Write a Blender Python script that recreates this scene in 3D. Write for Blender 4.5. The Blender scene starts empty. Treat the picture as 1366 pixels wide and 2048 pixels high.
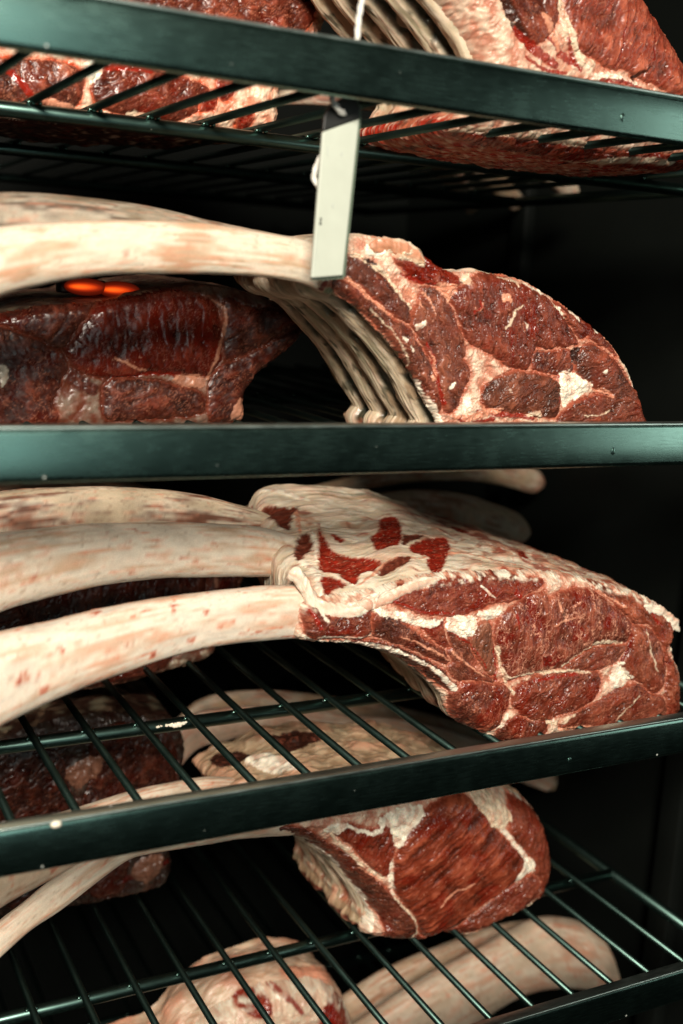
import bpy, math, random
import numpy as np
from mathutils import Vector, Matrix
random.seed(4)
SC = bpy.context.scene
COL = SC.collection

# ------------------------------------------------------------------ camera
# Frame: X runs right along the shelf edges, Y goes into the cabinet, Z is up, the lens is at the origin.
FPX, YAW, PITCH, ROLL = 2261.89, 0.48531, -0.19671, 0.05757
FWD = np.array([math.sin(YAW)*math.cos(PITCH), math.cos(YAW)*math.cos(PITCH), math.sin(PITCH)])
RGT0 = np.array([math.cos(YAW), -math.sin(YAW), 0.0])
UP0 = np.cross(RGT0, FWD)
RGT = RGT0*math.cos(ROLL)+UP0*math.sin(ROLL)
UP = -RGT0*math.sin(ROLL)+UP0*math.cos(ROLL)
cam = bpy.data.cameras.new('camera')
cam.sensor_fit = 'HORIZONTAL'; cam.sensor_width = 24.0; cam.lens = FPX/1366*24.0
cam.clip_start = 0.01; cam.clip_end = 50
cam.dof.use_dof = True; cam.dof.focus_distance = 0.965; cam.dof.aperture_fstop = 3.4
camo = bpy.data.objects.new('camera', cam); COL.objects.link(camo)
m = Matrix.Identity(4)
for i in range(3):
    m[i][0] = RGT[i]; m[i][1] = UP[i]; m[i][2] = -FWD[i]
camo.matrix_world = m
SC.camera = camo

# ------------------------------------------------------------------ light
world = bpy.data.worlds.new('World'); SC.world = world; world.use_nodes = True
wb = world.node_tree.nodes['Background']
wb.inputs['Color'].default_value = (0.55, 0.85, 0.72, 1); wb.inputs['Strength'].default_value = 0.0035
def area(name, loc, target, sx, sy, power, color):
    l = bpy.data.lights.new(name, 'AREA'); l.shape = 'RECTANGLE'; l.size = sx; l.size_y = sy
    l.energy = power; l.color = color
    o = bpy.data.objects.new(name, l); COL.objects.link(o)
    o.location = loc
    o.rotation_euler = (Vector(target)-Vector(loc)).to_track_quat('-Z', 'Y').to_euler()
    return o
area('shop_key_lamp', (-0.45, -1.05, 0.84), (0.5, 0.85, -0.2), 0.50, 0.50, 96, (1.0, 0.915, 0.79))
area('shop_front_lamp', (0.30, -1.35, 0.05), (0.4, 0.8, -0.2), 0.34, 1.7, 4.6, (0.80, 0.98, 0.95))
area('shop_right_lamp', (2.9, -0.9, 0.1), (0.6, 0.8, -0.2), 0.6, 1.4, 10, (0.95, 1.0, 0.92))
SC.view_settings.view_transform = 'Standard'; SC.view_settings.look = 'None'
SC.view_settings.exposure = 0.0; SC.view_settings.gamma = 1.0
SC.cycles.max_bounces = 6; SC.cycles.diffuse_bounces = 3; SC.cycles.glossy_bounces = 3
SC.cycles.caustics_reflective = False; SC.cycles.caustics_refractive = False

# ------------------------------------------------------------------ numpy helpers
def ray(px, py):
    px = np.asarray(px, float); py = np.asarray(py, float)
    return ((px-683)/FPX)[..., None]*RGT+((1024-py)/FPX)[..., None]*UP+FWD
def onY(pts, y):
    """points measured on the photograph -> (x, z) on the upright plane at depth y"""
    p = np.asarray(pts, float); r = ray(p[:, 0], p[:, 1]); k = y/r[:, 1]
    return np.stack([r[:, 0]*k, r[:, 2]*k], -1)
def project(P):
    q = np.stack([P@RGT, P@UP, P@FWD], -1)
    return np.stack([683+FPX*q[:, 0]/q[:, 2], 1024-FPX*q[:, 1]/q[:, 2]], -1)
def Z(ox, oy, s, pts): return [(ox+a/s, oy+b/s) for a, b in pts]

_rs = np.random.RandomState(7)
_PERM = np.tile(_rs.permutation(512), 3)
_ang = _rs.rand(512)*2*np.pi
_GX, _GY = np.cos(_ang), np.sin(_ang)
def noise(x, y):
    xi = np.floor(x).astype(np.int64); yi = np.floor(y).astype(np.int64)
    fx = x-xi; fy = y-yi; xi &= 511; yi &= 511
    u = fx*fx*fx*(fx*(fx*6-15)+10); v = fy*fy*fy*(fy*(fy*6-15)+10)
    def g(ix, iy, dx, dy):
        h = _PERM[_PERM[ix & 511]+(iy & 511)]
        return _GX[h]*dx+_GY[h]*dy
    a = g(xi, yi, fx, fy); b = g(xi+1, yi, fx-1, fy); c = g(xi, yi+1, fx, fy-1); d = g(xi+1, yi+1, fx-1, fy-1)
    return ((a+(b-a)*u)+((c+(d-c)*u)-(a+(b-a)*u))*v)*1.5
def fbm(x, y, o=4, gain=.5):
    s = 0; a = 1; t = 0
    for i in range(o):
        s = s+a*noise(x*2**i+17.3*i, y*2**i-9.1*i); t += a; a *= gain
    return s/t
def sst(a, b, x):
    t = np.clip((x-a)/(b-a), 0, 1); return t*t*(3-2*t)
def mix(a, b, w):
    w = np.asarray(w)[..., None]; return a*(1-w)+b*w
def C3(*c): return np.array(c, float)

def smooth(pts, n=4, closed=True):
    P = np.asarray(pts, float); N = len(P); out = []
    rng = range(N) if closed else range(N-1)
    for i in rng:
        if closed: a, b, c, d = P[i-1], P[i], P[(i+1) % N], P[(i+2) % N]
        else: a, b, c, d = P[max(i-1, 0)], P[i], P[i+1], P[min(i+2, N-1)]
        for k in range(n):
            t = k/n
            out.append(b+.5*t*((c-a)+t*((2*a-5*b+4*c-d)+t*(3*(b-c)+d-a))))
    if not closed: out.append(P[-1])
    return np.array(out)
def sdpoly(x, y, poly, margin=.012):
    """signed distance, positive inside; far outside = -margin"""
    out = np.full(x.shape, -margin)
    mn = poly.min(0)-margin; mx = poly.max(0)+margin
    idx = np.where((x > mn[0]) & (x < mx[0]) & (y > mn[1]) & (y < mx[1]))[0]
    if len(idx) == 0: return out
    X = x[idx]; Y = y[idx]; d2 = np.full(X.shape, 1e9); ins = np.zeros(X.shape, bool)
    n = len(poly)
    for i in range(n):
        ax, ay = poly[i]; bx, by = poly[(i+1) % n]; ex, ey = bx-ax, by-ay
        t = np.clip(((X-ax)*ex+(Y-ay)*ey)/(ex*ex+ey*ey+1e-15), 0, 1)
        dx = X-ax-ex*t; dy = Y-ay-ey*t
        d2 = np.minimum(d2, dx*dx+dy*dy)
        if ay != by:
            c = ((ay > Y) != (by > Y)) & (X < (bx-ax)*(Y-ay)/(by-ay)+ax)
            ins ^= c
    d = np.sqrt(d2); out[idx] = np.where(ins, d, -np.minimum(d, margin))
    return out
def dline(x, y, line, wid, margin=.004):
    """(distance - half width) to an open polyline whose half width varies along it; far = margin"""
    out = np.full(x.shape, margin)
    mw = margin+max(wid)
    mn = line.min(0)-mw; mx = line.max(0)+mw
    idx = np.where((x > mn[0]) & (x < mx[0]) & (y > mn[1]) & (y < mx[1]))[0]
    if len(idx) == 0: return out
    X = x[idx]; Y = y[idx]; best = np.full(X.shape, margin)
    n = len(line); w = np.interp(np.linspace(0, 1, n), np.linspace(0, 1, len(wid)), wid)
    for i in range(n-1):
        ax, ay = line[i]; bx, by = line[i+1]; ex, ey = bx-ax, by-ay
        t = np.clip(((X-ax)*ex+(Y-ay)*ey)/(ex*ex+ey*ey+1e-15), 0, 1)
        best = np.minimum(best, np.hypot(X-ax-ex*t, Y-ay-ey*t)-(w[i]+(w[i+1]-w[i])*t))
    out[idx] = best
    return out

# ------------------------------------------------------------------ materials
def nodes_of(name):
    mt = bpy.data.materials.new(name); mt.use_nodes = True
    nt = mt.node_tree; return mt, nt, nt.nodes['Principled BSDF'], nt.nodes, nt.links
def tissue_material(name, rough, sss, bump, spec=.5):
    mt, nt, b, N, L = nodes_of(name)
    at = N.new('ShaderNodeAttribute'); at.attribute_name = 'Col'
    tc = N.new('ShaderNodeTexCoord')
    n1 = N.new('ShaderNodeTexNoise'); n1.inputs['Scale'].default_value = 900; n1.inputs['Detail'].default_value = 5; n1.inputs['Roughness'].default_value = .7
    L.new(tc.outputs['Object'], n1.inputs['Vector'])
    hs = N.new('ShaderNodeHueSaturation')
    mr = N.new('ShaderNodeMapRange'); mr.inputs['From Min'].default_value = .25; mr.inputs['From Max'].default_value = .75
    mr.inputs['To Min'].default_value = .88; mr.inputs['To Max'].default_value = 1.12
    L.new(n1.outputs['Fac'], mr.inputs['Value']); L.new(mr.outputs['Result'], hs.inputs['Value'])
    L.new(at.outputs['Color'], hs.inputs['Color']); L.new(hs.outputs['Color'], b.inputs['Base Color'])
    n2 = N.new('ShaderNodeTexNoise'); n2.inputs['Scale'].default_value = 160; n2.inputs['Detail'].default_value = 6
    L.new(tc.outputs['Object'], n2.inputs['Vector'])
    mr2 = N.new('ShaderNodeMapRange'); mr2.inputs['From Min'].default_value = .3; mr2.inputs['From Max'].default_value = .7
    mr2.inputs['To Min'].default_value = rough-.14; mr2.inputs['To Max'].default_value = rough+.16
    L.new(n2.outputs['Fac'], mr2.inputs['Value']); wm = N.new('ShaderNodeMix'); wm.data_type = 'FLOAT'; wm.inputs['B'].default_value = .17
    L.new(mr2.outputs['Result'], wm.inputs['A']); L.new(at.outputs['Alpha'], wm.inputs['Factor']); L.new(wm.outputs['Result'], b.inputs['Roughness'])
    bp = N.new('ShaderNodeBump'); bp.inputs['Strength'].default_value = bump; bp.inputs['Distance'].default_value = .0006
    L.new(n1.outputs['Fac'], bp.inputs['Height']); L.new(bp.outputs['Normal'], b.inputs['Normal'])
    b.inputs['Specular IOR Level'].default_value = spec
    if sss > 0:
        b.inputs['Subsurface Weight'].default_value = sss
        b.inputs['Subsurface Radius'].default_value = (1.0, .45, .3); b.inputs['Subsurface Scale'].default_value = .0022
    return mt
M_MEAT = tissue_material('aged_beef', .34, 0, .14, .45)
M_FAT = tissue_material('beef_fat', .38, .22, .22, .45)
M_BONE = tissue_material('rib_bone', .50, .18, .45, .4)

def steel(name, col, rough, metal=1.0, var=.12):
    mt, nt, b, N, L = nodes_of(name)
    tc = N.new('ShaderNodeTexCoord')
    mp = N.new('ShaderNodeMapping'); mp.inputs['Scale'].default_value = (6, 60, 60)
    L.new(tc.outputs['Object'], mp.inputs['Vector'])
    n = N.new('ShaderNodeTexNoise'); n.inputs['Scale'].default_value = 12; n.inputs['Detail'].default_value = 6
    L.new(mp.outputs['Vector'], n.inputs['Vector'])
    n2 = N.new('ShaderNodeTexNoise'); n2.inputs['Scale'].default_value = 28; n2.inputs['Detail'].default_value = 5; n2.inputs['Roughness'].default_value = .65
    L.new(tc.outputs['Object'], n2.inputs['Vector'])
    ad = N.new('ShaderNodeMath'); ad.operation = 'ADD'; L.new(n.outputs['Fac'], ad.inputs[0]); L.new(n2.outputs['Fac'], ad.inputs[1])
    mr = N.new('ShaderNodeMapRange'); mr.inputs['From Min'].default_value = .7; mr.inputs['From Max'].default_value = 1.35
    mr.inputs['To Min'].default_value = rough-var; mr.inputs['To Max'].default_value = rough+var
    L.new(ad.outputs[0], mr.inputs['Value']); L.new(mr.outputs['Result'], b.inputs['Roughness'])
    b.inputs['Metallic'].default_value = metal
    v = N.new('ShaderNodeTexVoronoi'); v.inputs['Scale'].default_value = 70; v.inputs['Randomness'].default_value = 1
    L.new(tc.outputs['Object'], v.inputs['Vector'])
    sp = N.new('ShaderNodeMapRange'); sp.inputs['From Min'].default_value = .03; sp.inputs['From Max'].default_value = .09
    sp.inputs['To Min'].default_value = 1; sp.inputs['To Max'].default_value = 0; L.new(v.outputs['Distance'], sp.inputs['Value'])
    mu = N.new('ShaderNodeMath'); mu.operation = 'MULTIPLY'; L.new(sp.outputs['Result'], mu.inputs[0])
    gt = N.new('ShaderNodeMath'); gt.operation = 'GREATER_THAN'; gt.inputs[1].default_value = .58; L.new(n2.outputs['Fac'], gt.inputs[0]); L.new(gt.outputs[0], mu.inputs[1])
    mx = N.new('ShaderNodeMix'); mx.data_type = 'RGBA'; mx.inputs['A'].default_value = (*col, 1); mx.inputs['B'].default_value = (.75, .74, .68, 1)
    L.new(mu.outputs[0], mx.inputs['Factor']); L.new(mx.outputs['Result'], b.inputs['Base Color'])
    iv = N.new('ShaderNodeMath'); iv.operation = 'SUBTRACT'; iv.inputs[0].default_value = metal; L.new(mu.outputs[0], iv.inputs[1]); iv.use_clamp = True
    L.new(iv.outputs[0], b.inputs['Metallic'])
    bp = N.new('ShaderNodeBump'); bp.inputs['Strength'].default_value = .04; bp.inputs['Distance'].default_value = .0006
    L.new(n2.outputs['Fac'], bp.inputs['Height']); L.new(bp.outputs['Normal'], b.inputs['Normal'])
    return mt
M_RIM = steel('brushed_steel', (.13, .225, .195), .26, 1.0, .05)
M_HIGHLIGHT = steel('highlight_steel', (.42, .50, .46), .36, 1.0, .08)  # paler steel for the highlight strip on each lip
M_WIRE = steel('wire_steel', (.065, .112, .098), .34, 1.0, .05)
def plain(name, col, rough, scale=40, amount=.15, spec=.5, bump=.1):
    mt, nt, b, N, L = nodes_of(name)
    tc = N.new('ShaderNodeTexCoord'); n = N.new('ShaderNodeTexNoise'); n.inputs['Scale'].default_value = scale; n.inputs['Detail'].default_value = 5
    L.new(tc.outputs['Object'], n.inputs['Vector'])
    mr = N.new('ShaderNodeMapRange'); mr.inputs['To Min'].default_value = 1-amount; mr.inputs['To Max'].default_value = 1+amount
    L.new(n.outputs['Fac'], mr.inputs['Value'])
    hs = N.new('ShaderNodeHueSaturation'); hs.inputs['Color'].default_value = (*col, 1); L.new(mr.outputs['Result'], hs.inputs['Value'])
    L.new(hs.outputs['Color'], b.inputs['Base Color']); b.inputs['Roughness'].default_value = rough
    b.inputs['Specular IOR Level'].default_value = spec
    bp = N.new('ShaderNodeBump'); bp.inputs['Strength'].default_value = bump; bp.inputs['Distance'].default_value = .001
    L.new(n.outputs['Fac'], bp.inputs['Height']); L.new(bp.outputs['Normal'], b.inputs['Normal'])
    return mt
M_WALL = plain('dark_cabinet_panel', (.0050, .0062, .0053), .60, 9, .35, .10)
M_TAG = plain('tag_plastic', (.46, .49, .415), .42, 60, .10)
M_TAGB = plain('tag_backing_plastic', (.10, .13, .095), .3, 60, .10)
M_BLACK = plain('near_black', (.010, .010, .009), .5)
M_STRING = plain('cotton_string', (.74, .72, .66), .85, 900, .25, .2, .8)
M_INK = plain('black_ink', (.02, .02, .018), .6)
M_FAINT = plain('faded_ink', (.42, .45, .40), .6)
mt, nt, b, N, L = nodes_of('amber_glow')
b.inputs['Base Color'].default_value = (.6, .12, .02, 1); b.inputs['Emission Color'].default_value = (1.0, .10, .006, 1)
lw = N.new('ShaderNodeLayerWeight'); lw.inputs['Blend'].default_value = .5
cr = N.new('ShaderNodeValToRGB'); e = cr.color_ramp.elements
e[0].position = 0.0; e[0].color = (1, .13, .008, 1); e[1].position = 1.0; e[1].color = (0, 0, 0, 1)
for ps, cl in ((.06, (.70, .055, .004, 1)), (.15, (.28, .014, .002, 1)), (.30, (.09, .005, .001, 1))):
    q = cr.color_ramp.elements.new(ps); q.color = cl
L.new(lw.outputs['Facing'], cr.inputs['Fac']); L.new(cr.outputs['Color'], b.inputs['Emission Color']); b.inputs['Emission Strength'].default_value = 1.25
b.inputs['Base Color'].default_value = (.03, .006, .002, 1); b.inputs['Roughness'].default_value = .6
M_AMBER = mt

# ------------------------------------------------------------------ object helpers
def link(o, parent=None):
    COL.objects.link(o)
    if parent is not None: o.parent = parent
    return o
def empty(name, label, cat, loc=(0, 0, 0), group=None):
    o = bpy.data.objects.new(name, None); o.location = loc; o.empty_display_size = .02
    o['label'] = label; o['category'] = cat
    if group: o['group'] = group
    return link(o)
def np_mesh(name, co, quads, mat, parent, col=None, smooth_=True, extra=None):
    """co in world coordinates; the parent is an unrotated Empty, so only its location is taken off"""
    if parent is not None: co = co-np.array(WORLD_LOC(parent))
    me = bpy.data.meshes.new(name)
    nq = len(quads); me.vertices.add(len(co)); me.vertices.foreach_set('co', co.astype(np.float32).ravel())
    faces = [quads.ravel()]; starts = list(range(0, nq*4, 4)); tot = nq*4
    if extra is not None:
        for e in extra: faces.append(np.asarray(e)); starts.append(tot); tot += len(e)
    me.loops.add(tot); me.loops.foreach_set('vertex_index', np.concatenate(faces).astype(np.int32))
    me.polygons.add(len(starts)); me.polygons.foreach_set('loop_start', np.array(starts, np.int32))
    me.update(calc_edges=True); me.validate()
    if smooth_: me.polygons.foreach_set('use_smooth', np.ones(len(me.polygons), bool))
    if col is not None:
        a = me.color_attributes.new('Col', 'FLOAT_COLOR', 'POINT')
        c4 = np.ones((len(co), 4), np.float32); c4[:, :3] = np.clip(col, 0, 1)
        c4[:, 3] = sst(.80, .95, (c4[:, 0]-c4[:, 1])/(c4[:, 0]+1e-4)); a.data.foreach_set('color', c4.ravel())
    me.materials.append(mat)
    o = bpy.data.objects.new(name, me)
    return link(o, parent)
def WORLD_LOC(o):
    l = Vector(o.location)
    while o.parent is not None: o = o.parent; l += Vector(o.location)
    return l
def submesh(name, co, quads, sel, mat, parent, col):
    q = quads[sel]
    if len(q) == 0: return None
    u, inv = np.unique(q.ravel(), return_inverse=True)
    return np_mesh(name, co[u], inv.reshape(-1, 4), mat, parent, col[u])
def grid_quads(n, mcols, wrap=False):
    i = np.arange(n-1)[:, None]*mcols; j = np.arange(mcols if wrap else mcols-1)[None, :]
    j2 = (j+1) % mcols
    return np.stack([i+j, i+j2, i+mcols+j2, i+mcols+j], -1).reshape(-1, 4)

# tissue colours (albedo)
FAT = C3(.66, .52, .37); FATW = C3(.80, .71, .57); PINK = C3(.62, .27, .165); RED = C3(.24, .015, .007); WET = C3(.15, .009, .005)
DARK = C3(.032, .009, .005); MEAT = C3(.115, .022, .011); MEATL = C3(.25, .070, .040); MEATR = C3(.19, .014, .005); GREYB = C3(.17, .085, .062)
GREEN = C3(.26, .25, .15); DGREEN = C3(.030, .032, .018); TAN = C3(.45, .31, .19); BROWN = C3(.23, .12, .07)
STROKE = dict(fat=FAT, white=FATW, pink=PINK, red=RED, wet=WET, dark=DARK, meat=MEAT, meatl=MEATL, green=GREEN, dgreen=DGREEN, tan=TAN, brown=BROWN, grey=GREYB)

MK = .72
FACEFAT = (C3(.58, .33, .225), C3(.40, .105, .055))
def worley_edge(x, y):
    xi = np.floor(x); yi = np.floor(y); f1 = np.full(x.shape, 9.); f2 = np.full(x.shape, 9.)
    for dx in (-1, 0, 1):
        for dy in (-1, 0, 1):
            ix = (xi+dx).astype(np.int64) & 511; iy = (yi+dy).astype(np.int64) & 511
            hsh = _PERM[_PERM[ix]+iy]
            px = xi+dx+.5+.46*_GX[hsh]; py = yi+dy+.5+.46*_GY[hsh]
            d = np.hypot(px-x, py-y)
            f2 = np.where(d < f1, f1, np.minimum(f2, d)); f1 = np.minimum(f1, d)
    return f2-f1
def ridged(x, y, o=2):
    s = 0; a = 1; t = 0
    for i in range(o):
        s = s+a*(1-np.clip(np.abs(noise(x*2.1**i+13.1*i, y*2.1**i-5.7*i))*2.2, 0, 1)); t += a; a *= .55
    return s/t
def paint(x, y, muscles, strokes, blobs, seed, fatcol=FACEFAT, lumps=1.0, base=None):
    """x, y in metres on the piece's own surface -> colour, height (m), region id (0 = fat, k = muscle k)"""
    s = seed*13.7
    wx = x+.0019*fbm(x*110+s, y*110, 3)+.0006*noise(x*520, y*520+s)
    wy = y+.0019*fbm(x*110-s, y*110+55, 3)+.0006*noise(x*520+31, y*520-s)
    sds = [sdpoly(wx, wy, mu['poly'], .010)+.0005*noise(x*330+k, y*330-s) for k, mu in enumerate(muscles)]
    if len(sds) > 1:                      # neighbours swell until only a thin seam is left between them
        A_ = np.sort(np.array(sds), axis=0); top1, top2 = A_[-1], A_[-2]; seam = .00045+.0005*sst(-.2, .5, fbm(x*70+s, y*70, 2))
        sds = [np.minimum(sd+mu.get('grow', .0022), (sd-np.where(sd >= top1, top2, top1))/2-seam) for sd, mu in zip(sds, muscles)]
    if base is None:
        near = np.full(x.shape, .02)
        for sd in sds: near = np.minimum(near, np.abs(sd))
        f1 = fbm(x*55+s, y*55-s, 4)
        ax = x+.004*f1; ay = y+.004*fbm(x*60-s, y*60+7, 3)
        f2 = fbm(ax*90-s, ay*90+3, 3); f3 = ridged(ax*150+s, ay*150-s, 3)
        deep = sst(.0006, .0038, near+.0012*f1)
        col = mix(np.tile(fatcol[1], (len(x), 1)), fatcol[0], sst(-.3, .5, f2)*.6+.4*deep)
        col = mix(col, C3(.76, .60, .45)*min(1.0, fatcol[0][0]/.58), deep*sst(-.35, .40, f2+.3*f1)*.75)
        col = mix(col, RED*.8, sst(.70, .95, f3)*(1-.7*deep)*.75)
        col = mix(col, C3(.42, .15, .09), sst(.1, .5, f1)*.45)
        h = lumps*(.0034*f1+.0022*f2-.0016*f3+.0005*noise(x*420, y*420)); wt = .25+.3*f3
        reg = np.zeros(x.shape, np.int32)
    else:
        col, h, reg = base
        col = col.copy(); h = h.copy(); reg = reg.copy()
    for k, mu in enumerate(muscles):
        sd = sds[k]
        idx = np.where(sd > -.0025)[0]
        if len(idx) == 0: continue
        d = sd[idx]; X = wx[idx]; Y = wy[idx]
        a = mu.get('dir', 60)*math.pi/180
        q = fbm(X*45+k*3.1, Y*45+s, 3); q2 = fbm(X*150+k, Y*150-s, 3)
        ca, sa = math.cos(a), math.sin(a)
        U = X*ca+Y*sa; V = -X*sa+Y*ca
        fs = mu.get('scale', 1.0)
        wp = mu.get('warp', 1.0); U2 = U+.003*q2*wp; V2 = V+wp*(.0034*noise(X*110+s, Y*110)+.0026*q)
        an = mu.get('aniso', 1.0); n1 = noise(U2*62*fs/an+s, V2*245*fs+k*7.7); n2 = noise(U2*150*fs/an-s, V2*560*fs+k*2.2)
        thin = mu.get('thin', .075)
        v1 = 1-np.clip(np.abs(n1)/thin, 0, 1); v2 = 1-np.clip(np.abs(n2)/(thin*1.3), 0, 1)
        patch = sst(-.35, .25, fbm(X*60+9+k, Y*60-s, 2))
        vein = np.clip(np.maximum(v1, v2*.75)*(.15+.85*patch), 0, 1)
        ck = mu.get('crackle', .35)
        we = worley_edge(U2*150*fs+.8*noise(X*420, Y*420+s), V2*300*fs+.8*noise(X*420+9, Y*420-s)); we2 = worley_edge(U2*62*fs+.5*noise(X*260, Y*260+s)+7, V2*150*fs+.5*noise(X*260+9, Y*260-s))
        net = np.maximum((1-sst(.02, .11, we))*sst(-.05, .40, fbm(X*65-k, Y*65+s, 2))*.8, 1-sst(.012, .060, we2))*sst(-.30, .25, noise(X*110+s, Y*110+k*3))
        vein = np.clip(vein*(1-.5*ck)+net*ck, 0, 1)
        cr1 = ridged(U2*44*fs/an+40, V2*175*fs+s+k, 2); cr2 = ridged(U2*120*fs/an-7, V2*400*fs+s-k, 2)
        cre = np.clip(sst(.72, .98, cr1)+.6*sst(.74, 1, cr2), 0, 1)
        fiber = .5*n1+.5*n2
        tone = q+.6*q2+.5*fiber
        fine = noise(U2*260*fs/an+s, V2*1000*fs-k); tone = q*1.25+.40*q2+mu.get('streak', .42)*fiber+.14*fine
        lo_ = np.tile(mu.get('col', MEAT)*.42, (len(d), 1)); md = mu.get('col', MEAT); hi = mu.get('col2', MEATL)*1.15
        c = mix(mix(lo_, md, sst(-.75, -.02, tone)), hi, sst(.0, .72, tone))
        c = mix(c, mu.get('deep', MEATR), sst(-.02, .42, fbm(X*38-7*k, Y*38+s, 3))*mu.get('red', .7))
        c = c*MK
        c = c*(1+.35*np.clip(fiber, -1, 1))[:, None]
        c = mix(c, np.tile(DARK*.7, (len(d), 1)), cre*mu.get('crack', .6)*.95)  # crease shade put into the colour to sharpen the relief
        c = mix(c, mu.get('veincol', C3(.44, .20, .13)), vein*np.clip(mu.get('marble', .45)*1.25, 0, 1))
        sp = noise(X*430+s, Y*430+k); c = mix(c, C3(.60, .36, .26), sst(.66, .80, sp)*.8*mu.get('spots', .6))
        c = c*C3(1.10, .86, .76); c = mix(c, C3(.34, .075, .04), (1-sst(.0, .0020, d))*.55)
        dome = mu.get('dome', .0016)*(1-np.exp(-np.clip(d, 0, 1)/.006))
        hm = dome+mu.get('rough', 1.0)*(.0010*(.85*n1+.15*n2)+.0003*q2+.0028*q+.0004*vein+.00006*fine-.0014*cre*mu.get('crack', .6)*1.3)
        groove = 1.5*np.exp(-(d/.0007)**2)
        w = sst(-.0005, .0005, d)
        col[idx] = mix(col[idx], c, w); h[idx] = h[idx]*(1-w)+hm*w-.0008*groove
        reg[idx] = np.where(d > 0, k+1, reg[idx])
    for st in strokes:
        kind, line, wid, hh = st
        sd = dline(wx, wy, line, wid)+.0006*fbm(x*330+s, y*330, 2)
        idx = np.where(sd < .0014)[0]
        if len(idx) == 0: continue
        w = 1-sst(-.0005, .0007, sd[idx]); X = x[idx]; Y = y[idx]
        t = fbm(X*230+s, Y*230, 3)
        w = w*sst(-.70, -.2, t)
        c = np.asarray(STROKE[kind])*(1+.35*t[:, None])
        if kind in ('fat', 'white', 'pink'):
            c = mix(c, C3(.46, .15, .085), sst(.0, .5, noise(X*150, Y*150-s))*.6)
        col[idx] = mix(col[idx], c, w*.92); h[idx] += hh*w*(1+.5*t)
    for bl in blobs:
        kind, poly, hh = bl
        sd = sdpoly(wx, wy, poly, .006)+.0020*fbm(x*200+s, y*260, 4)
        idx = np.where(sd > -.0014)[0]
        if len(idx) == 0: continue
        d = sd[idx]; X = x[idx]; Y = y[idx]
        fe_ = .0016 if kind in ('red', 'meat') else .0007
        t = fbm(X*130+s, Y*130, 4); w = sst(-.8*fe_, fe_, d+.6*fe_*fbm(X*500+s, Y*500, 2)); r = ridged(X*120+s, Y*190, 2)
        c = np.asarray(STROKE[kind])*(1+.55*t[:, None])
        if kind in ('red', 'wet'):
            c = mix(c, C3(.34, .055, .025), sst(.1, .5, noise(X*200+3, Y*260))*.5); c = mix(c, C3(.07, .007, .003), sst(.6, .95, r)*.7); c = mix(c, C3(.60, .36, .24), sst(.80, .97, ridged(X*70+s, Y*210+.6*t, 2))*.75)
            c = mix(c, C3(.5, .20, .12), (1-sst(0, .0016, d))*.75); c = mix(c, MEAT, sst(.0, .5, fbm(X*70, Y*70+s, 3))*.55)
        if kind in ('fat', 'white', 'pink'): c = mix(c, C3(.50, .20, .12), sst(.0, .5, noise(X*120, Y*120+s))*.5)
        if kind in ('dark', 'meat', 'brown'): c = mix(c, MEATL, sst(.1, .6, noise(X*300+3, Y*140))*.6); c = mix(c, DARK, sst(.6, .95, r)*.8)
        col[idx] = mix(col[idx], c, w); h[idx] = h[idx]+hh*(1-np.exp(-np.clip(d, 0, 1)/.002))*w+.0009*t*w-.0006*sst(.7, 1, r)*w
    return col, h, reg

def px_feats(conv, muscles, strokes, blobs):
    mus = []
    for mu in muscles:
        d = dict(mu); d['poly'] = smooth(conv(mu['poly']), 4, True); mus.append(d)
    st = [(k, smooth(conv(l), 5, False), [w*.001 for w in wid], hh*.001) for k, l, wid, hh in strokes]
    bl = [(k, smooth(conv(p), 4, True), hh*.001) for k, p, hh in blobs]
    return mus, st, bl

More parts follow.
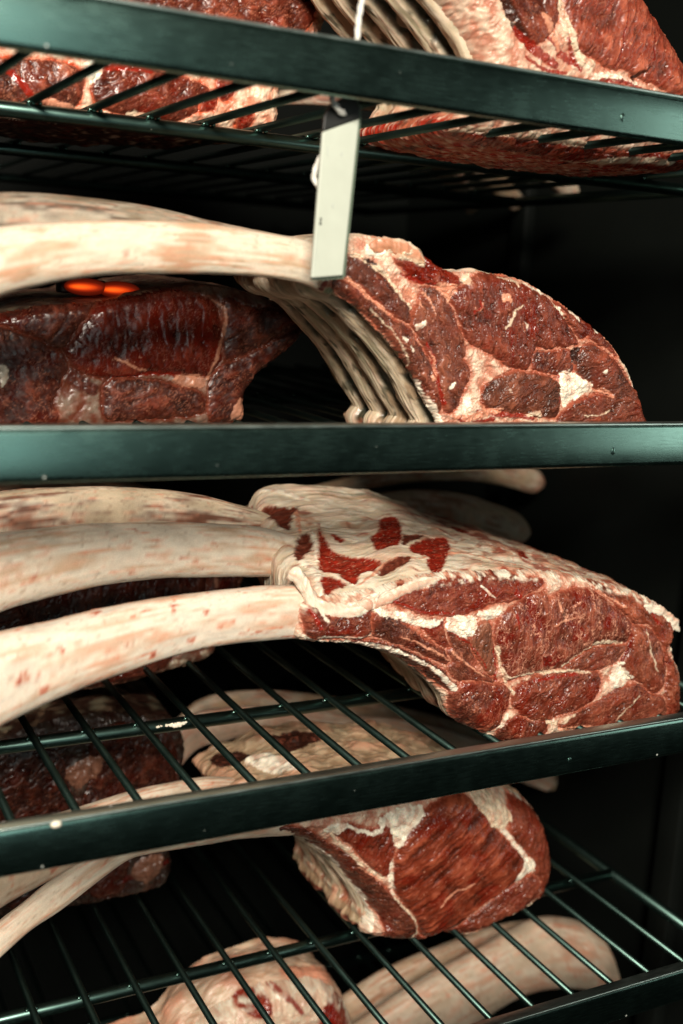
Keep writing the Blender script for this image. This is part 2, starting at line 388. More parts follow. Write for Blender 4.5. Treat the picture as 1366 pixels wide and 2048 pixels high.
def cut_face(parent, y0, outline, muscles=(), strokes=(), blobs=(), cell=.0006, roll=.009, seed=1, names=None, fatcol=FACEFAT, tint=1.0, lumps=1.0, bulge=0.0, edgefat=0.0):
    O = smooth(onY(outline, y0), 6, True)
    mus, st, bl = px_feats(lambda p: onY(p, y0), muscles, strokes, blobs)
    mn = O.min(0)-.004; mx = O.max(0)+.004
    nx = int((mx[0]-mn[0])/cell)+1; nz = int((mx[1]-mn[1])/cell)+1
    gx, gz = np.meshgrid(mn[0]+np.arange(nx)*cell, mn[1]+np.arange(nz)*cell)
    x = gx.ravel(); z = gz.ravel()
    sd0 = sdpoly(x, z, O, .08); up = -np.gradient(sd0.reshape(nz, nx), cell, axis=0).ravel()
    sd = sd0+.0013+.0019*fbm(x*150+seed, z*150, 4)+.0006*noise(x*500, z*500)
    keep = sd > 0
    q = grid_quads(nz, nx); q = q[keep[q].all(1)]
    u, inv = np.unique(q.ravel(), return_inverse=True); q = inv.reshape(-1, 4)
    x = x[u]; z = z[u]; sd = sd[u]; up = up[u]
    col, h, reg = paint(x, z, mus, st, bl, seed, fatcol, lumps)
    if edgefat > 0:
        ew = sst(edgefat, edgefat*.35, sd+.003*fbm(x*120, z*120+seed, 3))*sst(.1, .5, up)
        fe = fbm(x*100+seed, z*160, 4); ce = mix(np.tile(FAT, (len(x), 1)), FATW, sst(-.3, .3, fe)); ce = mix(ce, PINK, sst(.0, .45, fbm(x*70-seed, z*70, 3))*.6)
        col = mix(col, ce, ew*sst(-.20, .22, fe+.25*fbm(x*45+3, z*45+seed, 2))); h = h*(1-.6*ew)+.001*ew*(1+fe)
    e = 1-np.clip(sd/roll, 0.0, 1); dy = roll*(1-np.sqrt(np.clip(1-e*e, 0, 1)))
    dy = dy-bulge*(1-np.exp(-sd/.03))
    co = np.stack([x, y0+dy-h*np.clip(sd/.002, 0, 1), z], -1)
    col = col*tint  # below one, darkens a whole face in place of shade on it
    # one mesh per muscle, the fat and gristle between them another
    lab = np.sort(reg[q], axis=1)[:, 2]
    for k in range(0, len(mus)+1):
        nm = 'fat_seam' if k == 0 else mus[k-1].get('name', 'muscle')
        submesh(nm, co, q, lab == k, M_FAT if k == 0 else M_MEAT, parent, col)
    return O

def loft(parent, y0, y1, front, back, zone, N=520, M=160, seed=1, muscles=(), strokes=(), blobs=(), roll=.009, bulge=.006, names=('fat_cap',), mats=None, shift=None):
    """side of a joint: a closed section carried from its front (at y0) to its back (at y1)"""
    n = len(front)
    F = smooth(onY(front, y0), 24, True)
    B = smooth(onY(back, y1), 24, True) if shift is None else smooth(onY(front, y0), 24, True)*np.array([shift[2], shift[2]])+np.array(shift[:2])
    U = np.arange(len(F))/24.0
    seg = np.hypot(*(np.roll(F, -1, 0)-F).T); arc = np.concatenate([[0], np.cumsum(seg)]); Ltot = arc[-1]
    sv = np.linspace(0, Ltot, N, endpoint=False)
    Fc = np.vstack([F, F[:1]]); Bc = np.vstack([B, B[:1]]); Uc = np.append(U, n)
    f2 = np.stack([np.interp(sv, arc, Fc[:, i]) for i in (0, 1)], -1); b2 = np.stack([np.interp(sv, arc, Bc[:, i]) for i in (0, 1)], -1)
    uu = np.interp(sv, arc, Uc)
    t = np.linspace(0, 1, M)
    ctr = f2.mean(0)
    P = np.zeros((M, N, 3))
    for i in range(M):
        p = f2*(1-t[i])+b2*t[i]
        P[i, :, 0] = p[:, 0]; P[i, :, 2] = p[:, 1]; P[i, :, 1] = y0+roll*.62+(y1-y0-roll*.62)*t[i]
    T = np.repeat(t, N)*(y1-y0); S = np.tile(sv, M); Uu = np.tile(uu, M)
    dS = np.roll(P, -1, 1)-np.roll(P, 1, 1); dT = np.gradient(P, axis=0)
    nrm = np.cross(dS, dT); nrm /= np.linalg.norm(nrm, axis=2, keepdims=True)+1e-12
    area2 = np.sum(f2[:, 0]*np.roll(f2[:, 1], -1)-np.roll(f2[:, 0], -1)*f2[:, 1])
    # orient outwards: compare with the direction away from the section's own inside
    i0 = np.argmax(f2[:, 1])
    if nrm[M//2, i0, 2] < 0: nrm = -nrm
    nrm = nrm.reshape(-1, 3); P = P.reshape(-1, 3)
    pix = project(P); toward = (nrm*P).sum(1) < 0
    vis = np.where(toward)[0]
    def conv(pts):
        out = []
        for p in np.asarray(pts, float):
            d = np.hypot(pix[vis, 0]-p[0], pix[vis, 1]-p[1]); k = vis[np.argmin(d+T[vis]*30)]
            out.append((S[k], T[k]))
        return np.array(out)
    mus, st, bl = px_feats(conv, muscles, strokes, blobs)
    base = zone(S, T, Uu, nrm, P)
    col, h, reg = paint(S, T, mus, st, bl, seed, base=base[:3])
    fade = sst(0, .006, T)
    P = P+nrm*((h+bulge*np.sin(np.pi*np.clip(T/(y1-y0), 0, 1)))*fade-.0030*(1-sst(0, roll*.9+.004, T)))[:, None]
    q = grid_quads(M, N, True)
    lab = np.sort(base[2][q], axis=1)[:, 2]
    for k, nm in enumerate(names):
        submesh(nm, P, q, lab == k, (mats or [M_FAT, M_MEAT, M_FAT, M_FAT])[k], parent, col)
    # closed far end
    ring = np.arange((M-1)*N, M*N)
    np_mesh('far_end', P[ring], np.zeros((0, 4), int), M_MEAT, parent, np.tile(DARK, (N, 1)), False, [list(range(N))])
    return P

def bone(parent, top, bot, y0, y1=None, thick=.62, seed=1, base=FAT, stain=BROWN, stain_k=.6, red=.35, NL=260, NA=56, name='rib_bone', capr=.012, gloss=M_BONE, lump=0.0):
    """a curved rib: its upper and lower edges give the height, a flattened oval the section"""
    y1 = y0 if y1 is None else y1
    Tt = smooth(top, 12, False); Bb = smooth(bot, 12, False)
    k = np.linspace(0, 1, NL)
    def res(A):
        d = np.concatenate([[0], np.cumsum(np.hypot(*(A[1:]-A[:-1]).T))]); d /= d[-1]
        return np.stack([np.interp(k, d, A[:, i]) for i in (0, 1)], -1)
    Tt = res(Tt); Bb = res(Bb); ys = y0+(y1-y0)*k
    def un(p):
        r = ray(p[:, 0], p[:, 1]); kk = ys/r[:, 1]; return r*kk[:, None]
    A = un(Tt); Bq = un(Bb); c = (A+Bq)/2; hv = (A-Bq)/2; hl = np.linalg.norm(hv, axis=1)
    L = np.concatenate([[0], np.cumsum(np.linalg.norm(c[1:]-c[:-1], axis=1))])
    endf = np.ones(NL)
    for dist in (L, L[-1]-L):
        e = np.clip(1-dist/capr, 0, 1); endf *= np.sqrt(np.clip(1-e*e*.96, .02, 1))
    th = np.linspace(0, 2*np.pi, NA, endpoint=False)
    ce = np.sign(np.cos(th))*np.abs(np.cos(th))**.86; se = np.sign(np.sin(th))*np.abs(np.sin(th))**.86
    P = c[:, None, :]+hv[:, None, :]*ce[None, :, None]*endf[:, None, None]
    P[:, :, 1] += -(se[None, :]*(hl*thick*endf)[:, None])
    S = np.repeat(L, NA); W = (th[None, :]*np.maximum(hl.mean(), .004)*np.ones(NL)[:, None]).ravel()
    s = seed*7.3
    Wd = W+.002*noise(S*30+s, W*60)
    st = fbm(S*16+s, Wd*210-s, 4); st2 = fbm(S*45-s, Wd*420+s, 3); lo = fbm(S*14+2*s, Wd*40, 3); cl = fbm(S*70+s, W*80, 4)
    col = mix(np.tile(base, (len(S), 1)), FATW, sst(-.3, .4, lo+st*.3)*.8)
    col = mix(col, stain, np.clip(sst(-.15, .40, st+.7*lo-.05)*stain_k*1.4, 0, 1))
    col = mix(col, stain*.55, sst(.25, .6, st2+.5*lo)*stain_k*.7)
    col = mix(col, C3(.50, .17, .10), sst(.28, .5, cl+.35*st2)*red)
    col = mix(col, C3(.30, .05, .025), sst(.46, .62, cl+.3*st2)*red)
    col = mix(col, PINK, sst(.0, .5, st2+.5*lo)*.42)
    fine = noise(S*160+s, Wd*1500); col = mix(col, stain, sst(.15, .6, fine+.4*st)*.35*stain_k)
    sc = ridged(S*20+s, Wd*330, 2); col = mix(col, stain*.7, sst(.82, .98, sc)*.45); col = col*(1+.26*st2+.10*st)[:, None]
    nrm = P-c[:, None, :]; nrm /= np.linalg.norm(nrm, axis=2, keepdims=True)+1e-9
    disp = (.0013*lo+.00045*st+.00022*st2-.0003*sst(.8, 1, sc)+.0006*sst(.3, .6, cl)*red).reshape(NL, NA)
    if lump > 0: disp = disp+lump*(fbm(S*75+s, Wd*45, 3)+.5*fbm(S*190+s, Wd*130, 2)).reshape(NL, NA)
    P = P+nrm*disp[:, :, None]
    P = P.reshape(-1, 3)
    q = grid_quads(NL, NA, True)
    return np_mesh(name, P, q, gloss, parent, col, True, [list(range(NA-1, -1, -1)), list(range((NL-1)*NA, NL*NA))])

# ------------------------------------------------------------------ setting
def box_mesh(name, lo, hi, mat, parent=None, bev=0.0, seg=2):
    import bmesh
    bm = bmesh.new(); bmesh.ops.create_cube(bm, size=1)
    lo = Vector(lo); hi = Vector(hi); c = (lo+hi)/2; d = hi-lo
    for v in bm.verts: v.co = Vector((v.co.x*d.x, v.co.y*d.y, v.co.z*d.z))
    if bev > 0: bmesh.ops.bevel(bm, geom=list(bm.edges), offset=bev, segments=seg, profile=.5, affect='EDGES')
    me = bpy.data.meshes.new(name); bm.to_mesh(me); bm.free()
    for p in me.polygons: p.use_smooth = bev > 0
    me.materials.append(mat)
    o = bpy.data.objects.new(name, me)
    o.location = c-(WORLD_LOC(parent) if parent else Vector((0, 0, 0)))
    return link(o, parent)
def rod_mesh(name, a, b, r, mat, parent=None, n=14):
    a = Vector(a); b = Vector(b); d = b-a
    th = np.linspace(0, 2*np.pi, n, endpoint=False)
    w = d.normalized(); u = w.orthogonal().normalized(); v = w.cross(u)
    R = r*(np.cos(th)[:, None]*np.array(u)+np.sin(th)[:, None]*np.array(v))
    co = np.vstack([R, R+np.array(d)])
    me_co = co
    o = np_mesh(name, me_co+np.array(a), grid_quads(2, n, True), mat, parent, None, True, [list(range(n-1, -1, -1)), list(range(n, 2*n))])
    return o
XL, XR, YR, YB = -0.35, 1.0, 0.69, 1.72
w = box_mesh('back_wall', (XL-.04, YB, -1.6), (XR+.04, YB+.03, 1.0), M_WALL); w['kind'] = 'structure'
w = box_mesh('side_wall', (XR, .62, -1.6), (XR+.03, YB-.002, 1.0), M_WALL); w['kind'] = 'structure'
w = box_mesh('side_wall', (XL-.03, .62, -1.6), (XL, YB-.002, 1.0), M_WALL); w['kind'] = 'structure'
w = box_mesh('cabinet_floor', (XL+.002, .62, -1.63), (XR-.002, YB-.004, -1.60), M_WALL); w['kind'] = 'structure'
w = box_mesh('cabinet_ceiling', (XL+.002, .62, .80), (XR-.002, YB-.004, .83), M_WALL); w['kind'] = 'structure'
# shelf uprights fixed to the right-hand wall
for yy in (.93, 1.35):
    w = box_mesh('shelf_upright', (XR-.022, yy, -1.59), (XR-.003, yy+.035, .79), M_WALL, None, .003)
    w['label'] = 'dark vertical shelf upright on the right cabinet wall, '+('nearer the door' if yy < 1 else 'farther back'); w['category'] = 'upright'; w['group'] = 'uprights carrying the shelves'

RIMZ = [0.1558, -0.0945, -0.3550, -0.6109, -0.8650]
RH = .0349
BZ = .0310            # bars lie this far under the lip's top
SX0, SX1 = -.30, .875
def sphere_pts(c, r, n=8, m_=6, sq=(1, 1, 1)):
    V = []; Q = []
    for i in range(m_+1):
        for j in range(n):
            a = math.pi*i/m_*.998+.001; bq = 2*math.pi*j/n
            V.append((c[0]+r*sq[0]*math.sin(a)*math.cos(bq), c[1]+r*sq[1]*math.sin(a)*math.sin(bq), c[2]+r*sq[2]*math.cos(a)))
    return np.array(V), grid_quads(m_+1, n, True)
def make_shelf(i):
    zt = RIMZ[i]
    place = ['topmost steel wire shelf, seen from below, with the string over its lip', 'second steel wire shelf, level front lip under the dark ribeye face', 'third steel wire shelf, its bars under the three long pale bones', 'fourth steel wire shelf, carrying the reddish rack with the rounded face', 'lowest steel wire shelf under the pale fatty rack']
    s = empty('wire_shelf', place[i], 'shelf', (SX0, YR, zt-BZ), 'steel wire shelves of the ageing cabinet')
    rim = box_mesh('front_lip', (SX0, YR, zt-RH), (SX1, YR+.011, zt), M_RIM, s, .0042, 4)
    box_mesh('lip_highlight', (SX0+.001, YR-.0006, zt-.0016), (SX1-.001, YR+.0104, zt+.0008), M_HIGHLIGHT, rim, .0007, 2)  # pale strip that puts the highlight along the lip's top into colour
    # spot-weld dimple near the right end, as on each lip of the photograph
    V, Q = sphere_pts((.592+.012*((i*5) % 3-1), YR-.0002, zt-RH*.62), .0026, 12, 8, (.8, .22, 1.15))
    np_mesh('weld_dimple', V, Q, M_RIM, rim)
    zb = zt-BZ
    for k, yy in enumerate((.913, 1.215, 1.60)):
        rod_mesh('cross_rail', (SX0, yy, zb-.0085), (SX1-.012, yy, zb-.0085), .0062, M_WIRE, s, 18)
    for xx in (SX0+.006, SX1-.012):
        rod_mesh('side_rail', (xx, YR+.010, zb-.0085), (xx, 1.62, zb-.0085), .0062, M_WIRE, s, 18)
    first = None; xs = [.0108+.0466*k for k in range(-6, 18)]
    for x in xs:
        if first is None:
            first = rod_mesh('bar', (x, YR+.010, zb), (x, 1.615, zb), .0032, M_WIRE, s, 12); x_first = x
        else:
            c = first.copy(); c.location.x += x-x_first; link(c, s)
    VV = []; QQ = []; n0 = 0
    for x in xs:
        for yy in (.913, 1.215):
            for dx in (-.0042, .0042):
                V, Q = sphere_pts((x+dx, yy-.004, zb-.0022), .0021, 7, 5, (1, 1.2, .8)); VV.append(V); QQ.append(Q+n0); n0 += len(V)
    o = np_mesh('weld_beads', np.vstack(VV), np.vstack(QQ), M_RIM, s); o['kind'] = 'stuff'
for i in range(5): make_shelf(i)

# ------------------------------------------------------------------ zones of the joints' sides
def fat_zone(fc=FAT, fw=FATW, pinkk=.35, seed=0, lump=1.0, dark_under=True, pinkx=None):
    def f(S, T, U, n, P):
        s = seed*5.1
        f1 = fbm(S*24+s, T*34, 3); wv = .02*fbm(S*30, T*30+s, 2); f2 = fbm(S*34+s, (T+wv)*150, 4); f3 = noise(S*120, T*380+s)
        col = mix(np.tile(fc, (len(S), 1)), fw, sst(-.3, .35, f2))
        pk = pinkk if pinkx is None else pinkk+.55*sst(pinkx[0], pinkx[1], P[:, 0]+.03*f1)
        col = mix(col, PINK, np.clip(sst(-.1, .5, f1+.4*f2)*pk, 0, 1))
        if pinkx is not None:
            tear = sst(.02, .40, fbm(S*38+s+2, (T+wv)*75, 4)+.35*sst(pinkx[0], pinkx[1]+.04, P[:, 0])-.12)
            col = mix(col, mix(np.tile(C3(.52, .20, .11), (len(S), 1)), C3(.27, .035, .015), sst(.55, 1, tear)), tear*.85)
        g = ridged(S*60+.8*f1+s, T*110, 3); col = mix(col, C3(.50, .24, .15), sst(.80, .97, g)*.4); h_g = -.0011*sst(.75, 1, g)
        col = mix(col, TAN, sst(.05, .6, fbm(S*60-s, T*60+4, 3))*.3)
        col = mix(col, C3(.47, .42, .27), sst(.05, .45, fbm(S*40+s, T*55-s, 3))*.35)
        h = lump*(.0042*f1+.0010*f2+.00022*f3)+h_g
        lab = np.zeros(len(S), np.int32)
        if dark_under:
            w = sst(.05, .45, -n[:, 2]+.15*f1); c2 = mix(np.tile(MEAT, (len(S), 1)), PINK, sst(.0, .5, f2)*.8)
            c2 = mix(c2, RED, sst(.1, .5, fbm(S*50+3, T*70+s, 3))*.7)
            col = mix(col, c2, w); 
        return col, h, lab
    return f
def rib_zone(ua, ub, pitch, phase, seed=0, top=FAT, gap=DGREEN, red_end=True, depth=.007, fz={}):
    """inside of a rib cage between outline marks ua..ub: ribs run along the section, gaps between them; fat elsewhere"""
    base = fat_zone(seed=seed, **fz)
    def f(S, T, U, n, P):
        col, h, lab = base(S, T, U, n, P)
        s = seed*3.3
        wob = .0038*fbm(S*20+s, T*26, 3)+.0010*noise(S*120, T*80)
        ph = (T+wob)/pitch+phase; fr = ph-np.floor(ph); k = np.floor(ph)
        d = np.abs(fr-.5)*2                    # 0 mid rib, 1 mid gap
        along = np.clip((U-ua)/(ub-ua), 0, 1)
        vary = .16*np.sin(k*2.4+s); rib = 1-sst(.50+vary, .72+vary, d+.25*fbm(S*60+s+k*3, T*90, 3))
        st = fbm(S*24+k*9, T*260+s, 4); st2 = noise(S*50+s, T*520)
        c = mix(np.tile(C3(.56, .44, .30), (len(S), 1)), C3(.78, .66, .50), sst(-.2, .4, st))
        c = mix(c, GREEN, sst(.0, .5, fbm(S*30+4*k+s, T*90, 3))*.6)
        c = mix(c, DGREEN*1.6, sst(.22, .42, fbm(S*42+7*k+s, T*130, 3))*.85)
        c = mix(c, C3(.45, .20, .12), sst(.15, .5, st+.3*st2)*.45)
        open_ = sst(.08, .22, fbm(S*26+k*5+s, T*40, 2)+.40*np.sin(np.pi*along)-.12)
        g = mix(np.tile(C3(.36, .25, .155), (len(S), 1)), gap, open_)
        c = mix(g, c, rib)
        endw = sst(.74, .92, 1-along) if red_end == 'a' else (sst(.78, .97, along) if red_end else 0*along)
        c = mix(c, mix(np.tile(C3(.44, .13, .07), (len(S), 1)), C3(.62, .38, .26), sst(-.1, .4, st)), endw*.75*sst(-.25, .25, fbm(S*70+5*k, T*110+s, 3)))
        w = sst(-.05, .25, U-ua)*sst(-.05, .25, ub-U)
        hr = depth*(np.cos(np.pi*np.clip(d*.62, 0, 1))-.2)-.003*open_*(1-rib)+.0009*st+.0007*st2
        hr = hr*sst(0, .07, along)
        lab = np.where(w > .5, np.where(rib > .5, 2, 3), lab).astype(np.int32)
        return mix(col, c, w), h*(1-w)+hr*w, lab
    return f
NM = ('fat_cap', 'underside', 'inner_rib', 'rib_gap')
NMATS = [M_FAT, M_MEAT, M_BONE, M_MEAT]
GRP_F = 'beef rib racks in the front row with bones pointing left'
GRP_B = 'beef rib racks in the back row with bones pointing right'

# ================================================================== rack B, second shelf
z4 = lambda pts: Z(560, 420, 1.695, pts)
z6 = lambda pts: Z(900, 500, 3.415, pts)
z7 = lambda pts: Z(550, 500, 3.415, pts)
YB_ = .768
B = empty('rib_rack', 'beef rib rack behind the hanging white tag, dark ribeye face and hollow striped rib cage', 'meat', (.5, YB_, RIMZ[1]-BZ+.003), GRP_F)
Bout = [(628, 505), (652, 480), (700, 476), (770, 476), (838, 494), (856, 514), (905, 545), (968, 546), (1040, 558), (1100, 590), (1152, 626), (1206, 668), (1246, 716), (1272, 766), (1284, 812), (1300, 850), (1306, 915), (1180, 925), (1020, 925), (900, 920), (872, 880), (884, 850), (862, 806), (836, 756), (800, 700), (752, 646), (704, 600), (645, 575)]
Bm = [
 dict(name='ribeye_muscle', poly=z6([(245,165),(380,195),(520,250),(640,310),(740,400),(800,480),(860,600),(850,630),(700,655),(590,645),(565,690),(560,780),(480,800),(430,795),(350,740),(260,680),(170,630),(100,560),(40,430),(10,350),(60,270),(150,220)]), dir=105, col=C3(0.162,0.036,0.020), red=.8, dome=.0045, crack=.9, marble=.25),
 dict(poly=z6([(575,712),(700,705),(800,690),(812,760),(845,800),(800,828),(690,826),(560,790),(560,740)]), dir=60, dome=.001, marble=.5, red=.5),
 dict(poly=z6([(970,655),(1050,710),(1130,775),(1190,860),(1240,940),(1300,1000),(1330,1100),(1330,1215),(950,1225),(745,1215),(790,1100),(900,1040),(1000,1005),(1105,1005),(1090,960),(990,925),(920,865),(870,800),(880,735),(920,680)]), dir=20, col=C3(0.162,0.048,0.028), red=.35, dome=.004, marble=.3, crack=.8),
 dict(poly=z6([(730,365),(800,410),(880,432),(950,480),(1010,530),(1070,575),(1135,640),(1180,720),(1120,690),(1060,645),(985,605),(960,570),(900,600),(868,595),(830,500),(770,430)]), dir=-40, col=C3(0.130,0.028,0.017), dome=.002, marble=.2),
 dict(poly=z6([(245,950),(330,890),(450,850),(580,860),(680,880),(745,930),(755,1000),(740,1080),(720,1130),(600,1120),(480,1100),(380,1090),(260,1060),(235,1000)]), dir=35, col=C3(0.130,0.044,0.025), col2=C3(0.238,0.088,0.050), red=.15, dome=.003, marble=.35, crack=.8),
 dict(poly=z7([(1030,260),(1100,270),(1200,370),(1250,480),(1270,560),(1292,700),(1270,740),(1310,800),(1325,870),(1280,950),(1230,1070),(1160,1090),(1110,900),(1065,740),(985,620),(945,480),(990,370),(1005,300)]), dir=-62, col=C3(0.162,0.048,0.028), col2=C3(0.259,0.096,0.056), red=.2, dome=.002, marble=.4, crack=.8),
 dict(poly=z7([(470,50),(600,90),(700,160),(800,270),(900,390),(930,470),(880,470),(780,395),(660,285),(560,200),(480,160)]), dir=-48, col=C3(0.092,0.028,0.017), col2=C3(0.140,0.040,0.023), red=.2, dome=.001, marble=.25),
 dict(poly=z7([(410,225),(480,225),(600,320),(700,400),(800,480),(900,540),(975,625),(1040,700),(1085,800),(1125,980),(1145,1090),(1090,1070),(1010,960),(940,850),(880,725),(800,585),(700,485),(580,380),(470,290)]), dir=-55, col=C3(0.113,0.032,0.018), col2=C3(0.216,0.068,0.040), red=.3, dome=.0015, marble=.45, crack=.7),
 dict(poly=z7([(840,40),(1000,110),(1040,30),(1120,80),(1220,165),(1265,212),(1180,238),(1080,225),(960,195),(880,130)]), dir=-35, col=MEATR, red=.9, dome=.002, marble=.3),
 dict(poly=z7([(1020,310),(1060,340),(1085,420),(1080,470),(1050,440),(1030,380)]), dir=-60, col=C3(0.173,0.032,0.017), dome=.001),
]
Bs = [
 ('fat', z6([(360,535),(398,490),(438,405),(482,380)]), [.6,.9,.5], .3), ('wet', z6([(412,560),(405,640),(420,780)]), [.5,.7,.3], -.6),
 ('pink', z6([(160,400),(200,420),(210,360)]), [.6,.8], .4), ('red', z6([(150,420),(205,390),(190,340)]), [1.2,.6], 0),
 ('fat', z6([(640,290),(690,340),(740,400),(780,460)]), [.6,1.2,.5], .5), ('white', z6([(505,225),(560,255),(640,295),(700,345)]), [.5,1.1,1.1,.6], .6), ('fat', z6([(330,178),(400,196),(500,225)]), [.5,.9], .5),
 ('white', z6([(1240,850),(1270,900),(1295,960)]), [1.2,2.4,1.2], .8), ('fat', z6([(1180,700),(1205,770),(1240,850)]), [.6,.8], .5), ('pink', z6([(1060,600),(1110,640),(1170,740)]), [.5,.7], .4),
 ('pink', z6([(870,830),(900,930),(860,1010)]), [.2,.3], .2), ('red', z6([(745,850),(762,930),(750,1040)]), [.8,.5], 0),
 ('fat', z6([(900,1130),(1000,1120),(1080,1090)]), [.4,.5], .3), ('pink', z6([(1000,960),(1060,965),(1105,1000)]), [2.2,1.6], .4),
 ('red', z7([(1030,640),(1075,730),(1100,860),(1120,960),(1150,1050)]), [1.0,1.6,1.8,2.0], .3), ('pink', z7([(1050,680),(1085,760),(1105,880)]), [.4,.6,.4], .4),
 ('pink', z7([(500,190),(560,250),(640,320),(720,390),(800,450)]), [1.2,1.7,1.3], .8), ('fat', z7([(520,30),(640,80),(740,150),(830,270),(930,400)]), [1.4,2.4,1.6,.8], .8),
 ('pink', z7([(880,250),(950,310),(1000,380)]), [1.6,2.0,.7], .7), ('pink', z7([(1010,290),(1060,350),(1090,450)]), [1.1,1.0,.4], .6),
 ('red', z7([(860,170),(960,200),(1080,235),(1190,240)]), [.8,1.0,.6], -.4), ('red', z7([(350,230),(340,270),(320,320)]), [2.2,1.4], 0),
 ('fat', z7([(650,400),(720,470),(800,560),(870,660),(930,790)]), [.3,.35,.3], .2), ('dark', z7([(640,100),(700,160),(800,280)]), [.4,.6], -.4),
 ('red', z6([(180,1100),(300,1120),(450,1130),(560,1150)]), [1.6,2.0,1.6], .2), ('pink', z6([(20,1130),(120,1150),(260,1110),(350,1090)]), [2.0,3.0,1.8], .8), ('red', z6([(60,1160),(150,1185),(300,1150)]), [1.2,1.4], .3), ('fat', z6([(540,1130),(600,1110),(620,1170)]), [1.6,2.8], 1.2), ('pink', z6([(200,1040),(240,1090),(200,1150)]), [1.2,1.8], .6),
]
Bb = [
 ('pink', z6([(332,310),(365,300),(405,325),(408,358),(375,345),(350,360)]), .8), ('dark', z6([(822,685),(900,662),(880,720),(862,788),(835,750)]), -2.5), ('white', z6([(755,850),(850,830),(905,880),(975,925),(930,975),(830,1040),(770,1062)]), 1.2),
 ('white', z6([(832,425),(856,420),(890,475),(876,494),(850,470)]), 1.2), ('white', z6([(740,400),(762,398),(770,440),(745,440)]), .9), ('white', z6([(1000,550),(1016,545),(1020,570),(1004,572)]), .7), ('white', z6([(1035,820),(1052,818),(1052,845),(1036,842)]), .7),
 ('wet', z6([(478,505),(500,498),(510,540),(490,550)]), .4), ('white', z6([(505,500),(530,515),(520,540)]), .5), ('white', z6([(388,940),(410,960),(400,972)]), .5), ('fat', z6([(445,228),(460,226),(462,248),(448,248)]), .5), ('white', z6([(620,268),(632,250),(645,268),(640,290),(626,288)]), 1.0),
 ('white', z7([(952,520),(985,488),(1018,475),(1024,515),(1000,525),(975,550)]), 1.2), ('white', z7([(1190,950),(1195,910),(1222,900),(1215,930)]), .8), ('white', z7([(865,590),(890,600),(897,640),(872,625)]), .7), ('white', z7([(918,648),(945,660),(948,700),(925,690)]), .7),
 ('white', z7([(1228,1112),(1280,1060),(1290,1010),(1330,995),(1362,1030),(1345,1085),(1290,1100),(1260,1130)]), 1.8), ('pink', z7([(1055,860),(1080,850),(1100,880),(1070,895)]), .8),
 ('pink', z7([(1100,235),(1180,225),(1245,250),(1215,310),(1185,360),(1130,300)]), 1.2), ('fat', z7([(1265,190),(1330,165),(1366,150),(1345,215),(1310,240),(1270,215)]), 1.4), ('white', z7([(620,20),(700,50),(760,20),(800,-30),(740,-70),(660,-60)]), 1.0), ('fat', z7([(770,-45),(880,-70),(960,-40),(1015,20),(1026,105),(1005,122),(960,92),(880,70),(800,28)]), 2.6),
 ('dark', z7([(600,60),(640,50),(700,90),(660,100)]), -.5), ('green', z7([(385,258),(430,300),(470,380),(400,330),(345,310)]), .3), ('white', z7([(980,880),(1020,960),(1100,1060),(1150,1150),(1140,1195),(960,1190),(900,1160),(950,1080),(980,980)]), .5), ('white', z7([(985,1110),(1060,1095),(1110,1130),(1060,1160),(990,1150)]), .9),
]
cut_face(B, YB_, Bout, Bm, Bs, Bb, seed=2, roll=.010, cell=.00046)
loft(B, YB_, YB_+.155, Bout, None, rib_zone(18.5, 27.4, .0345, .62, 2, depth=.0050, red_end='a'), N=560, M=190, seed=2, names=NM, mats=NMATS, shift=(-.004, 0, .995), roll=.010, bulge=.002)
bone(B, [(668,494),(600,477),(540,467),(430,450),(340,443),(200,441),(100,445),(0,453),(-120,472)], [(672,588),(640,583),(600,566),(540,556),(440,550),(350,547),(250,549),(150,558),(70,573),(0,592),(-120,635)], YB_+.012, YB_+.012, .55, 3, base=C3(.70,.60,.47), stain=C3(.46,.29,.17), stain_k=.62, red=.28)
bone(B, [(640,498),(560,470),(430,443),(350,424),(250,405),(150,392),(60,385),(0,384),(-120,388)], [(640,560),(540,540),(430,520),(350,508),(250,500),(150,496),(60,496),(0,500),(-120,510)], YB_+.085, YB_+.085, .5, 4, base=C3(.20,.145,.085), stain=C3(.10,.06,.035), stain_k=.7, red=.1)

# ================================================================== rack C, third shelf
z5 = lambda pts: Z(900, 1100, 2.931, pts)
zc = lambda pts: Z(683, 840, 2.0, pts)
zl = lambda pts: Z(500, 950, 3.415, pts)
YC = .765
Cc = empty('rib_rack', 'large beef rib rack with white fat top, red cuts and three long pale bones', 'meat', (.55, YC, RIMZ[2]-BZ+.003), GRP_F)
Cout = [(612,1212), (640,1205), (700,1196), (770,1184), (860,1158), (980,1150), (1120,1152), (1250,1180), (1310,1204), (1356,1240), (1350,1290), (1366,1350), (1362,1438), (1310,1462), (1230,1472), (1130,1476), (1050,1500), (985,1474), (918,1442), (893,1390), (828,1332), (740,1296), (612,1284), (602,1250)]
Cback = [(502,1000), (530,972), (600,970), (680,974), (765,988), (860,1028), (960,1058), (1036,1090), (1076,1106), (1110,1130), (1120,1170), (1124,1220), (1124,1290), (1085,1318), (1020,1328), (940,1330), (880,1350), (830,1340), (775,1310), (745,1270), (690,1220), (610,1180), (510,1130), (500,1050)]
